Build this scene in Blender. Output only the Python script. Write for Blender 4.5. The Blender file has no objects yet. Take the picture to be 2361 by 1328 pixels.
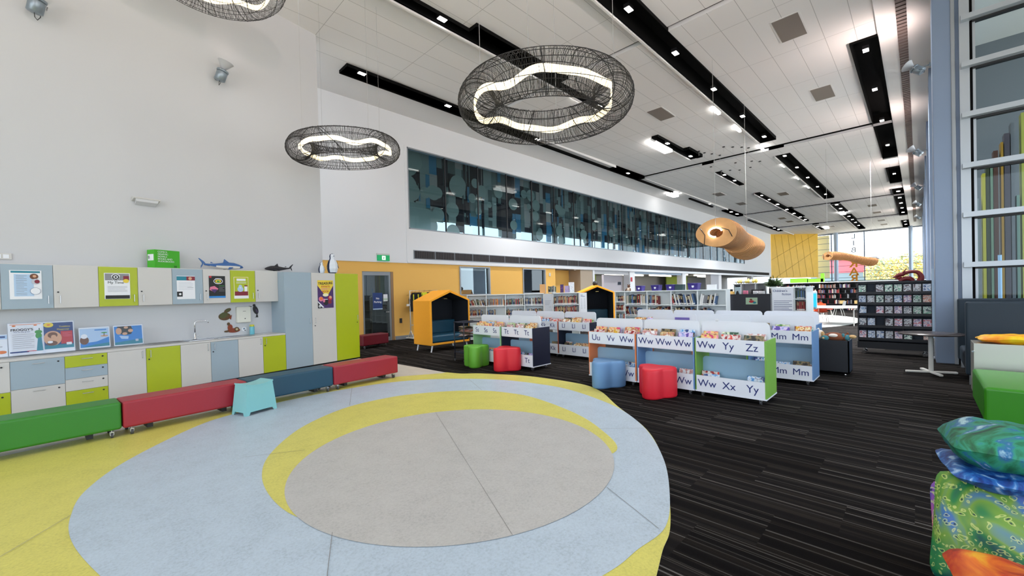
import bpy, math, random
from mathutils import Vector, Matrix
from math import sin, cos, pi, radians, sqrt, atan, atan2
random.seed(7)
SC = bpy.context.scene
COL = SC.collection
# ---------------------------------------------------------------- measuring: a pixel of the 2361x1328 photograph to a point in the hall
FPX = 946.0; EYE = 1.7; ROLL = atan(-.0249); PITCH = radians(-.6); CX = 1180.5; CYP = 674.3-FPX*math.tan(PITCH); TH = radians(44.8)
def ray(px, py):
    x = px-CX; y = py-CYP; c, s = cos(-ROLL), sin(-ROLL)
    xr = c*x-s*y; yr = s*x+c*y
    fw = FPX*cos(PITCH)+yr*sin(PITCH); up = FPX*sin(PITCH)-yr*cos(PITCH)
    return Vector((xr*sin(TH)+fw*cos(TH), -xr*cos(TH)+fw*sin(TH), up))
EY = Vector((0, 0, EYE))
def atZ(px, py, z=0.0): d = ray(px, py); return EY+d*((z-EYE)/d.z)
def atY(px, py, y): d = ray(px, py); return EY+d*(y/d.y)
def atX(px, py, x): d = ray(px, py); return EY+d*(x/d.x)
def atF(px, py, f):          # at distance f straight ahead of the camera
    d = ray(px, py); return EY+d*(f/(d.x*cos(TH)+d.y*sin(TH)))
KA = radians(11.8); KU = Vector((cos(KA), sin(KA), 0)); KN = Vector((-sin(KA), cos(KA), 0)); KF = Vector((4.99, 10.88, 0))
def K(s, off, z=0.0): return KF+KU*s+KN*off+Vector((0, 0, z))     # kitchen wall frame
# ---------------------------------------------------------------- materials
MATS = {}
def P(mat): return mat.node_tree.nodes['Principled BSDF']
def M(name, col, rough=.5, metal=0.0, spec=.5, noise=0.0, nscale=20, bump=0.0, emit=None, estr=0.0, coat=0.0, sheen=0.0):
    if name in MATS: return MATS[name]
    m = bpy.data.materials.new(name); m.use_nodes = True; b = P(m); nt = m.node_tree
    c = (*col, 1) if len(col) == 3 else col
    b.inputs['Base Color'].default_value = c; b.inputs['Roughness'].default_value = rough; b.inputs['Metallic'].default_value = metal
    b.inputs['Specular IOR Level'].default_value = spec; b.inputs['Coat Weight'].default_value = coat; b.inputs['Sheen Weight'].default_value = sheen
    if noise or bump:
        tc = nt.nodes.new('ShaderNodeTexCoord'); n = nt.nodes.new('ShaderNodeTexNoise'); n.inputs['Scale'].default_value = nscale; n.inputs['Detail'].default_value = 3
        nt.links.new(tc.outputs['Object'], n.inputs['Vector'])
        if noise:
            mx = nt.nodes.new('ShaderNodeMix'); mx.data_type = 'RGBA'
            mx.inputs['A'].default_value = tuple(v*(1-noise) for v in c[:3])+(1,); mx.inputs['B'].default_value = tuple(min(1, v*(1+noise)) for v in c[:3])+(1,)
            nt.links.new(n.outputs['Fac'], mx.inputs['Factor']); nt.links.new(mx.outputs['Result'], b.inputs['Base Color'])
        if bump:
            bp = nt.nodes.new('ShaderNodeBump'); bp.inputs['Strength'].default_value = bump; bp.inputs['Distance'].default_value = .01
            nt.links.new(n.outputs['Fac'], bp.inputs['Height']); nt.links.new(bp.outputs['Normal'], b.inputs['Normal'])
    if emit: b.inputs['Emission Color'].default_value = (*emit, 1); b.inputs['Emission Strength'].default_value = estr
    MATS[name] = m; return m
def srgb(r, g, b):
    f = lambda v: ((v/255+.055)/1.055)**2.4 if v > 10 else v/255/12.92
    return (f(r), f(g), f(b))
def new_nodes(name):
    m = bpy.data.materials.new(name); m.use_nodes = True; MATS[name] = m
    nt = m.node_tree
    def N(t, **kw):
        n = nt.nodes.new(t)
        for k, v in kw.items():
            if k.startswith('i_'): n.inputs[k[2:].replace('_', ' ')].default_value = v
            else: setattr(n, k, v)
        return n
    return m, nt, N, nt.links.new
def glass_mat(name, tint, refl=.08, rough=.0, fs=1.0):
    m, nt, N, L = new_nodes(name)
    nt.nodes.remove(P(m)); out = nt.nodes['Material Output']
    tr = N('ShaderNodeBsdfTransparent'); tr.inputs['Color'].default_value = (*tint, 1)
    gl = N('ShaderNodeBsdfGlossy'); gl.inputs['Roughness'].default_value = rough; gl.inputs['Color'].default_value = (.9, .95, .95, 1)
    fr = N('ShaderNodeFresnel'); fr.inputs['IOR'].default_value = 1.5
    ad = N('ShaderNodeMath', operation='ADD', use_clamp=True); ad.inputs[1].default_value = refl
    mx = N('ShaderNodeMixShader'); fm = N('ShaderNodeMath', operation='MULTIPLY'); fm.inputs[1].default_value = fs; L(fr.outputs[0], fm.inputs[0]); L(fm.outputs[0], ad.inputs[0]); L(ad.outputs[0], mx.inputs[0]); L(tr.outputs[0], mx.inputs[1]); L(gl.outputs[0], mx.inputs[2]); L(mx.outputs[0], out.inputs['Surface'])
    return m
def ramp(nt, stops, interp='LINEAR'):
    r = nt.nodes.new('ShaderNodeValToRGB'); r.color_ramp.interpolation = interp
    e = r.color_ramp.elements
    while len(e) > 1: e.remove(e[-1])
    e[0].position = stops[0][0]; e[0].color = (*stops[0][1], 1)
    for p, c in stops[1:]:
        q = e.new(p); q.color = (*c, 1)
    return r
def carpet_mat():
    m, nt, N, L = new_nodes('carpet'); b = P(m); b.inputs['Roughness'].default_value = 1.0; b.inputs['Specular IOR Level'].default_value = .04
    tc = N('ShaderNodeTexCoord'); sp = N('ShaderNodeSeparateXYZ'); L(tc.outputs['Object'], sp.inputs[0])
    def math(op, a, v=None, w=None):
        n = N('ShaderNodeMath', operation=op)
        for i, q in enumerate((a, v, w)):
            if q is None: continue
            if isinstance(q, (int, float)): n.inputs[i].default_value = q
            else: L(q, n.inputs[i])
        return n.outputs[0]
    tx = math('FLOOR', math('MULTIPLY', sp.outputs['X'], 2.0)); ty = math('FLOOR', math('ADD', math('MULTIPLY', sp.outputs['Y'], 1.0), math('MULTIPLY', tx, .37)))
    cb = N('ShaderNodeCombineXYZ'); L(tx, cb.inputs[0]); L(ty, cb.inputs[1])
    wn = N('ShaderNodeTexWhiteNoise'); L(cb.outputs[0], wn.inputs['Vector'])
    off = math('MULTIPLY', wn.outputs['Value'], 300.0)
    w = math('ADD', math('MULTIPLY', sp.outputs['X'], 44.0), off)
    n1 = N('ShaderNodeTexNoise', noise_dimensions='1D'); n1.inputs['Scale'].default_value = 1.0; n1.inputs['Detail'].default_value = 1.0; L(w, n1.inputs['W'])
    n2 = N('ShaderNodeTexNoise', noise_dimensions='1D'); n2.inputs['Scale'].default_value = .22; n2.inputs['Detail'].default_value = 1.0; L(w, n2.inputs['W'])
    r1 = ramp(nt, [(0, (.008, .0068, .0062)), (.48, (.016, .0135, .0118)), (.60, (.024, .020, .0180)), (.645, (.095, .088, .083)), (1, (.14, .13, .125))]); L(n1.outputs['Fac'], r1.inputs[0])
    r2 = ramp(nt, [(0, (.007, .006, .006)), (.45, (.010, .009, .009)), (.7, (.020, .017, .016))]); L(n2.outputs['Fac'], r2.inputs[0])
    sel = ramp(nt, [(0, (0, 0, 0)), (.47, (0, 0, 0)), (.56, (1, 1, 1))]); L(n2.outputs['Fac'], sel.inputs[0])
    mx = N('ShaderNodeMix', data_type='RGBA'); L(sel.outputs[0], mx.inputs['Factor']); L(r2.outputs[0], mx.inputs['A']); L(r1.outputs[0], mx.inputs['B'])
    hs = N('ShaderNodeHueSaturation'); L(mx.outputs['Result'], hs.inputs['Color'])
    L(math('ADD', math('MULTIPLY', wn.outputs['Value'], .6), .75), hs.inputs['Value'])
    L(hs.outputs[0], b.inputs['Base Color'])
    n3 = N('ShaderNodeTexNoise'); n3.inputs['Scale'].default_value = 350; L(tc.outputs['Object'], n3.inputs['Vector'])
    bp = N('ShaderNodeBump'); bp.inputs['Strength'].default_value = .4; bp.inputs['Distance'].default_value = .004; L(n3.outputs['Fac'], bp.inputs['Height']); L(bp.outputs[0], b.inputs['Normal'])
    return m
def lino_mat(name, col):
    m, nt, N, L = new_nodes(name); b = P(m); b.inputs['Roughness'].default_value = .42; b.inputs['Specular IOR Level'].default_value = .35
    tc = N('ShaderNodeTexCoord')
    n = N('ShaderNodeTexNoise'); n.inputs['Scale'].default_value = 55; n.inputs['Detail'].default_value = 5; n.inputs['Roughness'].default_value = .7; L(tc.outputs['Object'], n.inputs['Vector'])
    n2 = N('ShaderNodeTexNoise'); n2.inputs['Scale'].default_value = 4; n2.inputs['Detail'].default_value = 4; L(tc.outputs['Object'], n2.inputs['Vector'])
    ad = N('ShaderNodeMath', operation='ADD'); L(n.outputs['Fac'], ad.inputs[0]); ml = N('ShaderNodeMath', operation='MULTIPLY'); ml.inputs[1].default_value = .35; L(n2.outputs['Fac'], ml.inputs[0]); L(ml.outputs[0], ad.inputs[1])
    r = ramp(nt, [(.45, tuple(v*.80 for v in col)), (.66, col), (.9, tuple(min(1, v*1.12) for v in col))]); L(ad.outputs[0], r.inputs[0]); L(r.outputs[0], b.inputs['Base Color'])
    return m
def ceiling_mat():
    m, nt, N, L = new_nodes('ceiling_tiles'); b = P(m); b.inputs['Roughness'].default_value = .75; b.inputs['Specular IOR Level'].default_value = .25
    tc = N('ShaderNodeTexCoord'); br = N('ShaderNodeTexBrick'); br.offset = 0.0; br.squash = 1.0
    br.inputs['Scale'].default_value = 1.0; br.inputs['Brick Width'].default_value = 2.6; br.inputs['Row Height'].default_value = .64; br.inputs['Mortar Size'].default_value = .007; br.inputs['Mortar Smooth'].default_value = .2
    br.inputs['Color1'].default_value = (.86, .845, .83, 1); br.inputs['Color2'].default_value = (.84, .83, .82, 1); br.inputs['Mortar'].default_value = (.48, .47, .46, 1)
    mp = N('ShaderNodeMapping'); mp.inputs['Location'].default_value = (.95, .10, 0); L(tc.outputs['Object'], mp.inputs[0]); L(mp.outputs[0], br.inputs['Vector']); L(br.outputs['Color'], b.inputs['Base Color'])
    return m
def cover_mat(name, cols, scale=9, kind='vor', stretch=(1, 1, 1)):
    """printed cover: patches of a few colours"""
    if name in MATS: return MATS[name]
    m, nt, N, L = new_nodes(name); b = P(m); b.inputs['Roughness'].default_value = .35
    tc = N('ShaderNodeTexCoord'); mp = N('ShaderNodeMapping'); mp.inputs['Scale'].default_value = stretch; oi = N('ShaderNodeObjectInfo')
    av = N('ShaderNodeVectorMath', operation='ADD'); L(tc.outputs['Object'], mp.inputs[0]); L(mp.outputs[0], av.inputs[0])
    ml = N('ShaderNodeMath', operation='MULTIPLY'); ml.inputs[1].default_value = 37.0; L(oi.outputs['Random'], ml.inputs[0]); L(ml.outputs[0], av.inputs[1])
    if kind == 'vor':
        v = N('ShaderNodeTexVoronoi'); v.inputs['Scale'].default_value = scale; L(av.outputs[0], v.inputs['Vector']); src = N('ShaderNodeSeparateColor'); L(v.outputs['Color'], src.inputs[0]); o = src.outputs[0]
    else:
        v = N('ShaderNodeTexNoise'); v.inputs['Scale'].default_value = scale; v.inputs['Detail'].default_value = 4; L(av.outputs[0], v.inputs['Vector']); o = v.outputs['Fac']
    k = len(cols)
    r = ramp(nt, [((i/k if kind == 'vor' else .3+.4*i/k), c) for i, c in enumerate(cols)], 'CONSTANT' if kind == 'vor' else 'LINEAR'); L(o, r.inputs[0]); L(r.outputs[0], b.inputs['Base Color'])
    return m
# ---------------------------------------------------------------- mesh builder
class MB:
    def __init__(s): s.v = []; s.f = []; s.m = []; s.mats = []; s.sm = []
    def mi(s, m):
        if m not in s.mats: s.mats.append(m)
        return s.mats.index(m)
    def add(s, vs, fs, m, smooth=False, T=None):
        o = len(s.v); i = s.mi(m)
        for p in vs:
            p = Vector(p); s.v.append(tuple(T @ p) if T is not None else tuple(p))
        for f in fs: s.f.append([o+k for k in f]); s.m.append(i); s.sm.append(smooth)
        return s
    def box(s, x0, x1, y0, y1, z0, z1, m, T=None):
        x0, x1 = sorted((x0, x1)); y0, y1 = sorted((y0, y1)); z0, z1 = sorted((z0, z1))
        v = [(x0, y0, z0), (x1, y0, z0), (x1, y1, z0), (x0, y1, z0), (x0, y0, z1), (x1, y0, z1), (x1, y1, z1), (x0, y1, z1)]
        return s.add(v, [(0, 3, 2, 1), (4, 5, 6, 7), (0, 1, 5, 4), (1, 2, 6, 5), (2, 3, 7, 6), (3, 0, 4, 7)], m, T=T)
    def quad(s, a, b, c, d, m): return s.add([a, b, c, d], [(0, 1, 2, 3)], m)
    def prism(s, pts, z0, z1, m, T=None, smooth=False):
        n = len(pts); v = [(x, y, z0) for x, y in pts]+[(x, y, z1) for x, y in pts]
        s.add(v, [tuple(reversed(range(n))), tuple(range(n, 2*n))], m, T=T)
        return s.add(v, [(i, (i+1) % n, n+(i+1) % n, n+i) for i in range(n)], m, smooth, T=T)
    def lathe(s, prof, m, n=20, T=None, smooth=True, c=(0, 0)):
        v = [(c[0]+r*cos(2*pi*k/n), c[1]+r*sin(2*pi*k/n), z) for r, z in prof for k in range(n)]
        f = [(i*n+k, i*n+(k+1) % n, (i+1)*n+(k+1) % n, (i+1)*n+k) for i in range(len(prof)-1) for k in range(n)]
        f.append(tuple(reversed(range(n)))); f.append(tuple(range((len(prof)-1)*n, len(prof)*n)))
        return s.add(v, f, m, smooth, T)
    def cyl(s, a, b, r, m, n=12, r2=None, smooth=True, T=None):
        a = Vector(a); b = Vector(b); d = (b-a); q = d.to_track_quat('Z', 'Y').to_matrix(); r2 = r if r2 is None else r2
        v = [a+q @ Vector((r*cos(2*pi*k/n), r*sin(2*pi*k/n), 0)) for k in range(n)]+[b+q @ Vector((r2*cos(2*pi*k/n), r2*sin(2*pi*k/n), 0)) for k in range(n)]
        s.add(v, [(k, (k+1) % n, n+(k+1) % n, n+k) for k in range(n)], m, smooth, T)
        return s.add(v, [tuple(reversed(range(n))), tuple(range(n, 2*n))], m, T=T)
    def tube(s, pts, r, m, n=6, closed=False, T=None):
        pts = [Vector(p) for p in pts]; N = len(pts); v = []; up = None
        for i, p in enumerate(pts):
            a = pts[(i-1) % N] if (closed or i > 0) else p; b = pts[(i+1) % N] if (closed or i < N-1) else p
            t = (b-a).normalized()
            if up is None: up = Vector((0, 0, 1)) if abs(t.z) < .9 else Vector((1, 0, 0))
            x = t.cross(up)
            if x.length < 1e-4: x = t.orthogonal()
            x.normalize(); y = x.cross(t).normalized(); up = y
            v += [p+x*(r*cos(2*pi*k/n))+y*(r*sin(2*pi*k/n)) for k in range(n)]
        f = [(i*n+k, i*n+(k+1) % n, ((i+1) % N)*n+(k+1) % n, ((i+1) % N)*n+k) for i in range(N if closed else N-1) for k in range(n)]
        if not closed: f += [tuple(reversed(range(n))), tuple(range((N-1)*n, N*n))]
        return s.add(v, f, m, True, T)
    def loft(s, rings, m, cap=True, smooth=True, T=None):
        n = len(rings[0]); v = [p for r in rings for p in r]
        f = [(i*n+k, i*n+(k+1) % n, (i+1)*n+(k+1) % n, (i+1)*n+k) for i in range(len(rings)-1) for k in range(n)]
        if cap: f += [tuple(reversed(range(n))), tuple(range((len(rings)-1)*n, len(rings)*n))]
        return s.add(v, f, m, smooth, T)
    def grid(s, nx, ny, fn, m, smooth=True, T=None):
        v = [fn(i/nx, j/ny) for j in range(ny+1) for i in range(nx+1)]
        f = [(j*(nx+1)+i, j*(nx+1)+i+1, (j+1)*(nx+1)+i+1, (j+1)*(nx+1)+i) for j in range(ny) for i in range(nx)]
        return s.add(v, f, m, smooth, T)
    def disc(s, cx, cy, rx, ry, z, m, n=28, T=None):
        return s.add([(cx+rx*cos(2*pi*k/n), cy+ry*sin(2*pi*k/n), z) for k in range(n)], [tuple(range(n))], m, T=T)
    def mesh(s, name):
        me = bpy.data.meshes.new(name); me.from_pydata(s.v, [], s.f)
        for m in s.mats: me.materials.append(m)
        me.polygons.foreach_set('material_index', s.m); me.polygons.foreach_set('use_smooth', s.sm); me.validate(); me.update()
        return me
    def build(s, name, parent=None, bevel=0, seg=2, loc=None, rz=0, hide=False):
        o = bpy.data.objects.new(name, s.mesh(name)); COL.objects.link(o)
        if parent: o.parent = parent
        if loc is not None: o.location = loc
        if rz: o.rotation_euler.z = rz
        if bevel:
            b = o.modifiers.new('bevel', 'BEVEL'); b.width = bevel; b.segments = seg; b.limit_method = 'ANGLE'; b.angle_limit = radians(35)
        return o
def B(*a, **k): return MB().box(*a, **k)
# ---------------------------------------------------------------- things
def tag(o, label=None, cat=None, group=None, kind=None):
    if label: o['label'] = label
    if cat: o['category'] = cat
    if group: o['group'] = group
    if kind: o['kind'] = kind
    return o
def thing(name, label, cat, loc=(0, 0, 0), rz=0, group=None):
    o = bpy.data.objects.new(name, None); COL.objects.link(o); o.location = loc; o.rotation_euler.z = rz; o.empty_display_size = .1
    return tag(o, label, cat, group)
def solo(name, mb, label, cat, loc=(0, 0, 0), rz=0, group=None, bevel=0, seg=2):
    return tag(mb.build(name, None, bevel, seg, loc, rz), label, cat, group)
def struct(name, mb, parent=None, bevel=0):
    o = mb.build(name, parent, bevel)
    if not parent: o['kind'] = 'structure'
    return o
def copy_tree(o, parent=None, **kw):
    c = o.copy(); COL.objects.link(c)
    if parent is not None: c.parent = parent
    for ch in o.children: copy_tree(ch, c)
    return c
def text(body, size, m, parent, loc, rot=(pi/2, 0, 0), name='lettering', align='CENTER', ext=.001, bold=0.0, sx=1.0):
    cu = bpy.data.curves.new(name, 'FONT'); cu.body = body; cu.size = size; cu.align_x = align; cu.align_y = 'CENTER'; cu.extrude = ext; cu.offset = bold
    cu.materials.append(m); key = (body, size, m.name, align, ext, bold)
    if key not in TXT:
        q = bpy.data.objects.new('t', cu); COL.objects.link(q); bpy.context.view_layer.update()
        TXT[key] = bpy.data.meshes.new_from_object(q.evaluated_get(bpy.context.evaluated_depsgraph_get())); bpy.data.objects.remove(q)
    o = bpy.data.objects.new(name, TXT[key]); COL.objects.link(o); o.parent = parent; o.location = loc; o.rotation_euler = rot; o.scale.x = sx
    return o
TXT = {}
def nth(k):
    return ['zeroth', 'first', 'second', 'third', 'fourth', 'fifth', 'sixth', 'seventh', 'eighth', 'ninth', 'tenth', '11th', '12th', '13th', '14th', '15th', '16th', '17th', '18th', '19th', '20th', '21st', '22nd', '23rd', '24th', '25th', '26th', '27th', '28th', '29th', '30th', '31st', '32nd', '33rd', '34th', '35th', '36th', '37th', '38th', '39th', '40th'][k]
def spline(pts, n=10, closed=True):
    out = []; N = len(pts)
    for i in range(N if closed else N-1):
        g = lambda k: pts[k % N] if closed else pts[max(0, min(N-1, k))]
        a, b, c, d = g(i-1), g(i), g(i+1), g(i+2)
        for t in range(n):
            t /= n
            out.append(tuple(.5*((2*b[j])+(-a[j]+c[j])*t+(2*a[j]-5*b[j]+4*c[j]-d[j])*t*t+(-a[j]+3*b[j]-3*c[j]+d[j])*t**3) for j in range(len(b))))
    if not closed: out.append(tuple(pts[-1]))
    return out
# common materials
WHITE = M('white_laminate', srgb(204, 202, 198), .45); LIME = M('lime_laminate', srgb(172, 186, 18), .4); BLUEL = M('pale_blue_laminate', srgb(156, 174, 186), .42)
WALL = M('white_paint', (.60, .605, .62), .8, spec=.2); WALL_LIT = M('white_paint_lit', (.80, .81, .83), .8, spec=.2)  # second white is the same paint, lightened to make up for weak hall light
YEL = M('ochre_paint', srgb(240, 188, 100), .7, spec=.25); STEEL = M('brushed_steel', (.55, .56, .57), .3, 1.0); CHROME = M('chrome', (.75, .76, .78), .12, 1.0)
DARK = M('black_powder_coat', (.012, .012, .014), .5); NAVY = M('navy_panel', srgb(18, 24, 48), .5); BLACK = M('black_recess', (.004, .004, .004), .9, spec=.1)
GREYM = M('grey_frame', srgb(150, 155, 160), .4, .3); PAGE = M('paper_pages', srgb(225, 218, 200), .8); RUB = M('grey_rubber', (.06, .06, .065), .6); INK = M('navy_print', srgb(20, 38, 110), .5)
BLK = M('black_print', (.01, .01, .01), .5); PAPER = M('white_paper', srgb(236, 238, 242), .5); CARPET = carpet_mat(); CEIL = ceiling_mat()
def caster(parent, x, y, r=.035, name='caster'):
    mb = MB(); mb.cyl((x-.012, y, r), (x+.012, y, r), r, RUB, 14); mb.cyl((x-.016, y, r), (x+.016, y, r), r*.45, CHROME, 10)
    mb.box(x-.02, x+.02, y-.012, y+.03, r*1.2, r*2.3, STEEL); mb.cyl((x, y+.01, r*2), (x, y+.01, .1), .008, STEEL, 8)
    return mb.build(name, parent)
# ================================================================ floor
struct('floor', MB().quad((-7, -5, 0), (74, -5, 0), (74, 22, 0), (-7, 22, 0), CARPET))
BEIGE = lino_mat('beige_vinyl', srgb(196, 190, 180)); YLW = lino_mat('yellow_vinyl', srgb(204, 196, 98)); BLU = lino_mat('blue_grey_vinyl', srgb(176, 190, 202)); GRY = lino_mat('grey_vinyl', srgb(180, 178, 174))
def flat(name, pts, z, m):
    mb = MB(); n = len(pts); mb.add([(x, y, z) for x, y in pts], [tuple(range(n))], m)
    me = mb.mesh(name); o = bpy.data.objects.new(name, me); COL.objects.link(o)
    if o.data.polygons[0].normal.z < 0: me.flip_normals()
    o['kind'] = 'structure'; return o
# carpet boundary: beige strip by the kitchen, the yellow outer band, the blue ring, the crescent and the grey disc
outer = [(5.26, 7.37), (5.38, 6.95), (5.66, 6.60), (6.0, 5.85), (6.12, 5.3), (6.15, 4.40), (5.9, 3.82), (5.30, 3.15), (4.64, 2.37), (3.94, 1.84), (3.29, 1.49), (2.81, 1.27), (2.54, 1.2), (2.28, 1.12), (1.4, .85), (.2, .6), (-1.5, .6), (-4, 1.6)]
edge = spline(outer, 8, False)
flat('floor_beige_vinyl', [(5.15, 9.4), (5.2, 8.6), (5.23, 8.0)]+[p[:2] for p in edge]+[(-5, 4), (-6, 8.85)]+[tuple(K(s, .03)[:2]) for s in (-6, -3, 0)], .002, BEIGE)
flat('floor_yellow_vinyl', [(5.15, 7.3), (4.93, 7.42), (4.36, 7.74), (3.6, 7.86), (3.0, 7.75), (1.9, 7.75), (.3, 7.55), (-1.2, 7.25), (-3.2, 6.9), (-5.2, 6.5)][::-1]+[p[:2] for p in edge if p[0] < 6.16][2:]+[(-5, 4)], .004, YLW)
blue = spline([(-.04, 3.64), (-.18, 4.31), (-.20, 4.83), (-.12, 5.39), (.19, 6.06), (.87, 6.91), (1.37, 7.22), (2.2, 7.45), (3.26, 7.47), (4.10, 7.28), (4.82, 6.77), (5.46, 5.84), (5.67, 4.9), (5.66, 4.3), (5.45, 3.6), (5.16, 3.0), (4.62, 2.36), (3.93, 1.83), (3.28, 1.48), (2.80, 1.30), (2.43, 1.32), (2.08, 1.35), (1.3, 1.55), (.6, 2.1), (.2, 2.8)], 8)
flat('floor_blue_vinyl', [p[:2] for p in blue], .006, BLU)
cres = spline([(1.065, 3.35), (.99, 3.83), (1.05, 4.45), (1.27, 5.03), (1.74, 5.66), (2.25, 6.05), (2.72, 6.25), (3.2, 6.28), (3.65, 6.19), (4.2, 5.88), (4.64, 5.44), (4.83, 4.95), (4.87, 4.4), (4.63, 3.46), (4.28, 2.79), (3.80, 2.28), (3.2, 2.5), (2, 3), (1.3, 3.1)], 8)
flat('floor_yellow_crescent', [p[:2] for p in cres], .008, YLW)
flat('floor_grey_disc', [(2.65+1.614*cos(2*pi*k/96), 3.5+1.614*sin(2*pi*k/96)) for k in range(96)], .010, GRY)
SEAM = M('vinyl_seam', srgb(130, 128, 126), .7)
def seam(a, b, z):
    a = Vector(a); b = Vector(b); n = (b-a).normalized().orthogonal()*.0022; n = Vector((-(b-a).normalized().y, (b-a).normalized().x))*.0022
    return [(a+n).to_3d()+Vector((0, 0, z)), (a-n).to_3d()+Vector((0, 0, z)), (b-n).to_3d()+Vector((0, 0, z)), (b+n).to_3d()+Vector((0, 0, z))]
mb = MB()
for a, b in [((3.35, 4.92), (1.99, 2.03)), ((1.14, 3.01), (.94, 2.58)), ((3.03, 1.92), (2.74, 1.32)), ((3.26, 7.47), (2.7, 6.29)), ((5.11, 6.34), (4.67, 5.44)), ((4.25, 2.8), (4.63, 2.4)), ((-.8, 4.0), (-.2, 4.83)), ((1.57, 4.86), (1.05, 5.15)), ((.94, 2.58), (.75, 2.1))]:
    mb.add(seam(a, b, .0115), [(0, 1, 2, 3)], SEAM)
struct('floor_seams', mb)
# ================================================================ kitchen wall
def wallbox(name, pts, z0, z1, m): return struct(name, MB().prism(pts, z0, z1, m))
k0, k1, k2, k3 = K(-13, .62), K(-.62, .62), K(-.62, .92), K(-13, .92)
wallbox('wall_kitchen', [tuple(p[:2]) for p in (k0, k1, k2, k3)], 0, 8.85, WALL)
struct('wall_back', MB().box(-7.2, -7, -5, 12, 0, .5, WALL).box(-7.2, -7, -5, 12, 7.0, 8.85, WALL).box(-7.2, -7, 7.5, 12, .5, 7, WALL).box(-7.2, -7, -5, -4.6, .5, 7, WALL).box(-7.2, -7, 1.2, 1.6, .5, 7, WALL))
# ================================================================ long wall (Y = 14.2): white upper part, ochre lower part, openings
LW = 14.2
mb = MB()
WX0, WX1, WZ0, WZ1 = 8.65, 52.4, 4.3, 7.52
mb.box(3, WX0, LW, LW+.3, 2.95, 8.9, WALL_LIT); mb.box(WX1, 64.2, LW, LW+.3, 2.95, 8.9, WALL_LIT); mb.box(WX0, WX1, LW, LW+.3, 2.95, WZ0, WALL_LIT); mb.box(WX0, WX1, LW, LW+.3, WZ1, 8.9, WALL_LIT)
struct('wall_left', mb)
struct('trim_1', MB().box(8.55, 62.6, LW-.035, LW, 2.96, 3.09, WALL_LIT).box(8.52, 8.56, LW-.03, LW, 3.0, 7.55, WALL_LIT))
# lower ochre wall with door and two windows
DX0, DX1, DZ = 6.72, 7.93, 2.60
mb = MB()
for x0, x1, z0, z1 in [(3, DX0-.02, 0, 2.95), (DX0-.02, DX1, DZ, 2.95), (DX1, 11.1, 0, 2.95), (11.1, 12.9, 0, 1.62), (12.9, 15.12, 0, 2.95), (15.12, 16.9, 0, 1.62), (16.9, 17.75, 0, 2.95), (11.1, 12.9, 2.9, 2.95), (15.12, 16.9, 2.9, 2.95)]:
    mb.box(x0, x1, LW+.03, LW+.25, z0, z1, YEL)
mb.box(17.75, 20.2, LW+.9, LW+1.0, 0, 2.95, YEL)
struct('wall_left_ochre', mb)
TAUPE = M('taupe_paint', srgb(176, 160, 140), .7)
struct('wall_left_return', MB().box(20.15, 21.4, LW+.05, LW+1.1, 0, 2.95, TAUPE).box(17.7, 17.78, LW+.05, LW+1.0, 0, 2.95, YEL))
struct('wall_bay_light_block', MB().box(-7.2, 12.4, -5.2, -5, 5.6, 8.85, WALL).box(-7.2, -2.5, -5.2, -5, 0, 5.6, WALL).box(4, 4.6, -5.2, -5, 0, 5.6, WALL))  # unseen wall, closed in to cut the daylight reaching the kitchen
struct('baseboard_left', MB().box(DX1+.02, 17.7, LW, LW+.05, 0, .14, GREYM))
# grille band under the upper window
GR = M('bronze_grille', srgb(52, 44, 44), .5, noise=.5, nscale=60)
g = thing('wall_grille', 'long dark bronze ventilation grille band running under the upper window', 'grille', (8.82, LW, 3.12))
mb = MB(); mb.box(0, 54.2, -.02, .02, 0, .36, GREYM)
mb.build('frame', g)
lou = MB()
for k in range(0, 54): lou.box(.04+k*1.003, .99+k*1.003, -.035, -.018, .03, .33, GR)
for k in range(0, 648): lou.box(.04+k*.0835, .056+k*.0835, -.045, -.034, .035, .325, DARK)
lou.build('louvre_panel', g)
# upper window: glass panes, art of stripes and discs behind
AG = glass_mat('tinted_glass', (.27, .36, .40), .0, fs=.6)
mb = MB(); npan = 32; pw = (WX1-WX0)/npan
struct('window_1', MB().box(WX0, WX1, LW+.0, LW+.06, WZ0, WZ0+.05, GREYM).box(WX0, WX1, LW, LW+.06, WZ1-.05, WZ1, GREYM).box(WX0, WX0+.05, LW, LW+.06, WZ0, WZ1, GREYM).box(WX1-.06, WX1, LW, LW+.06, WZ0, WZ1, GREYM))
w1 = bpy.data.objects['window_1']
mb = MB()
for k in range(1, 24): mb.box(WX0+k*1.83-.025, WX0+k*1.83+.025, LW+.03, LW+.08, WZ0+.05, WZ1-.05, DARK)
struct('window_1_mullions', mb, w1)
struct('window_1_glass', MB().quad((WX0, LW+.055, WZ0), (WX1, LW+.055, WZ0), (WX1, LW+.055, WZ1), (WX0, LW+.055, WZ1), AG), w1)
arts = [M('art_a', srgb(92, 80, 82), .7), M('art_b', srgb(160, 176, 168), .7), M('art_c', srgb(204, 214, 204), .7), M('art_d', srgb(110, 180, 216), .7), M('art_e', srgb(66, 58, 62), .7), M('art_f', srgb(134, 144, 138), .7), M('art_g', srgb(244, 228, 216), .7)]
DISC = M('art_disc', srgb(214, 226, 212), .7)
mb = MB(); rnd = random.Random(3)
mb.box(WX0-.3, WX1+.3, LW+.95, LW+1.0, 4.95, WZ1+.6, arts[5])
x = WX0-.2
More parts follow.
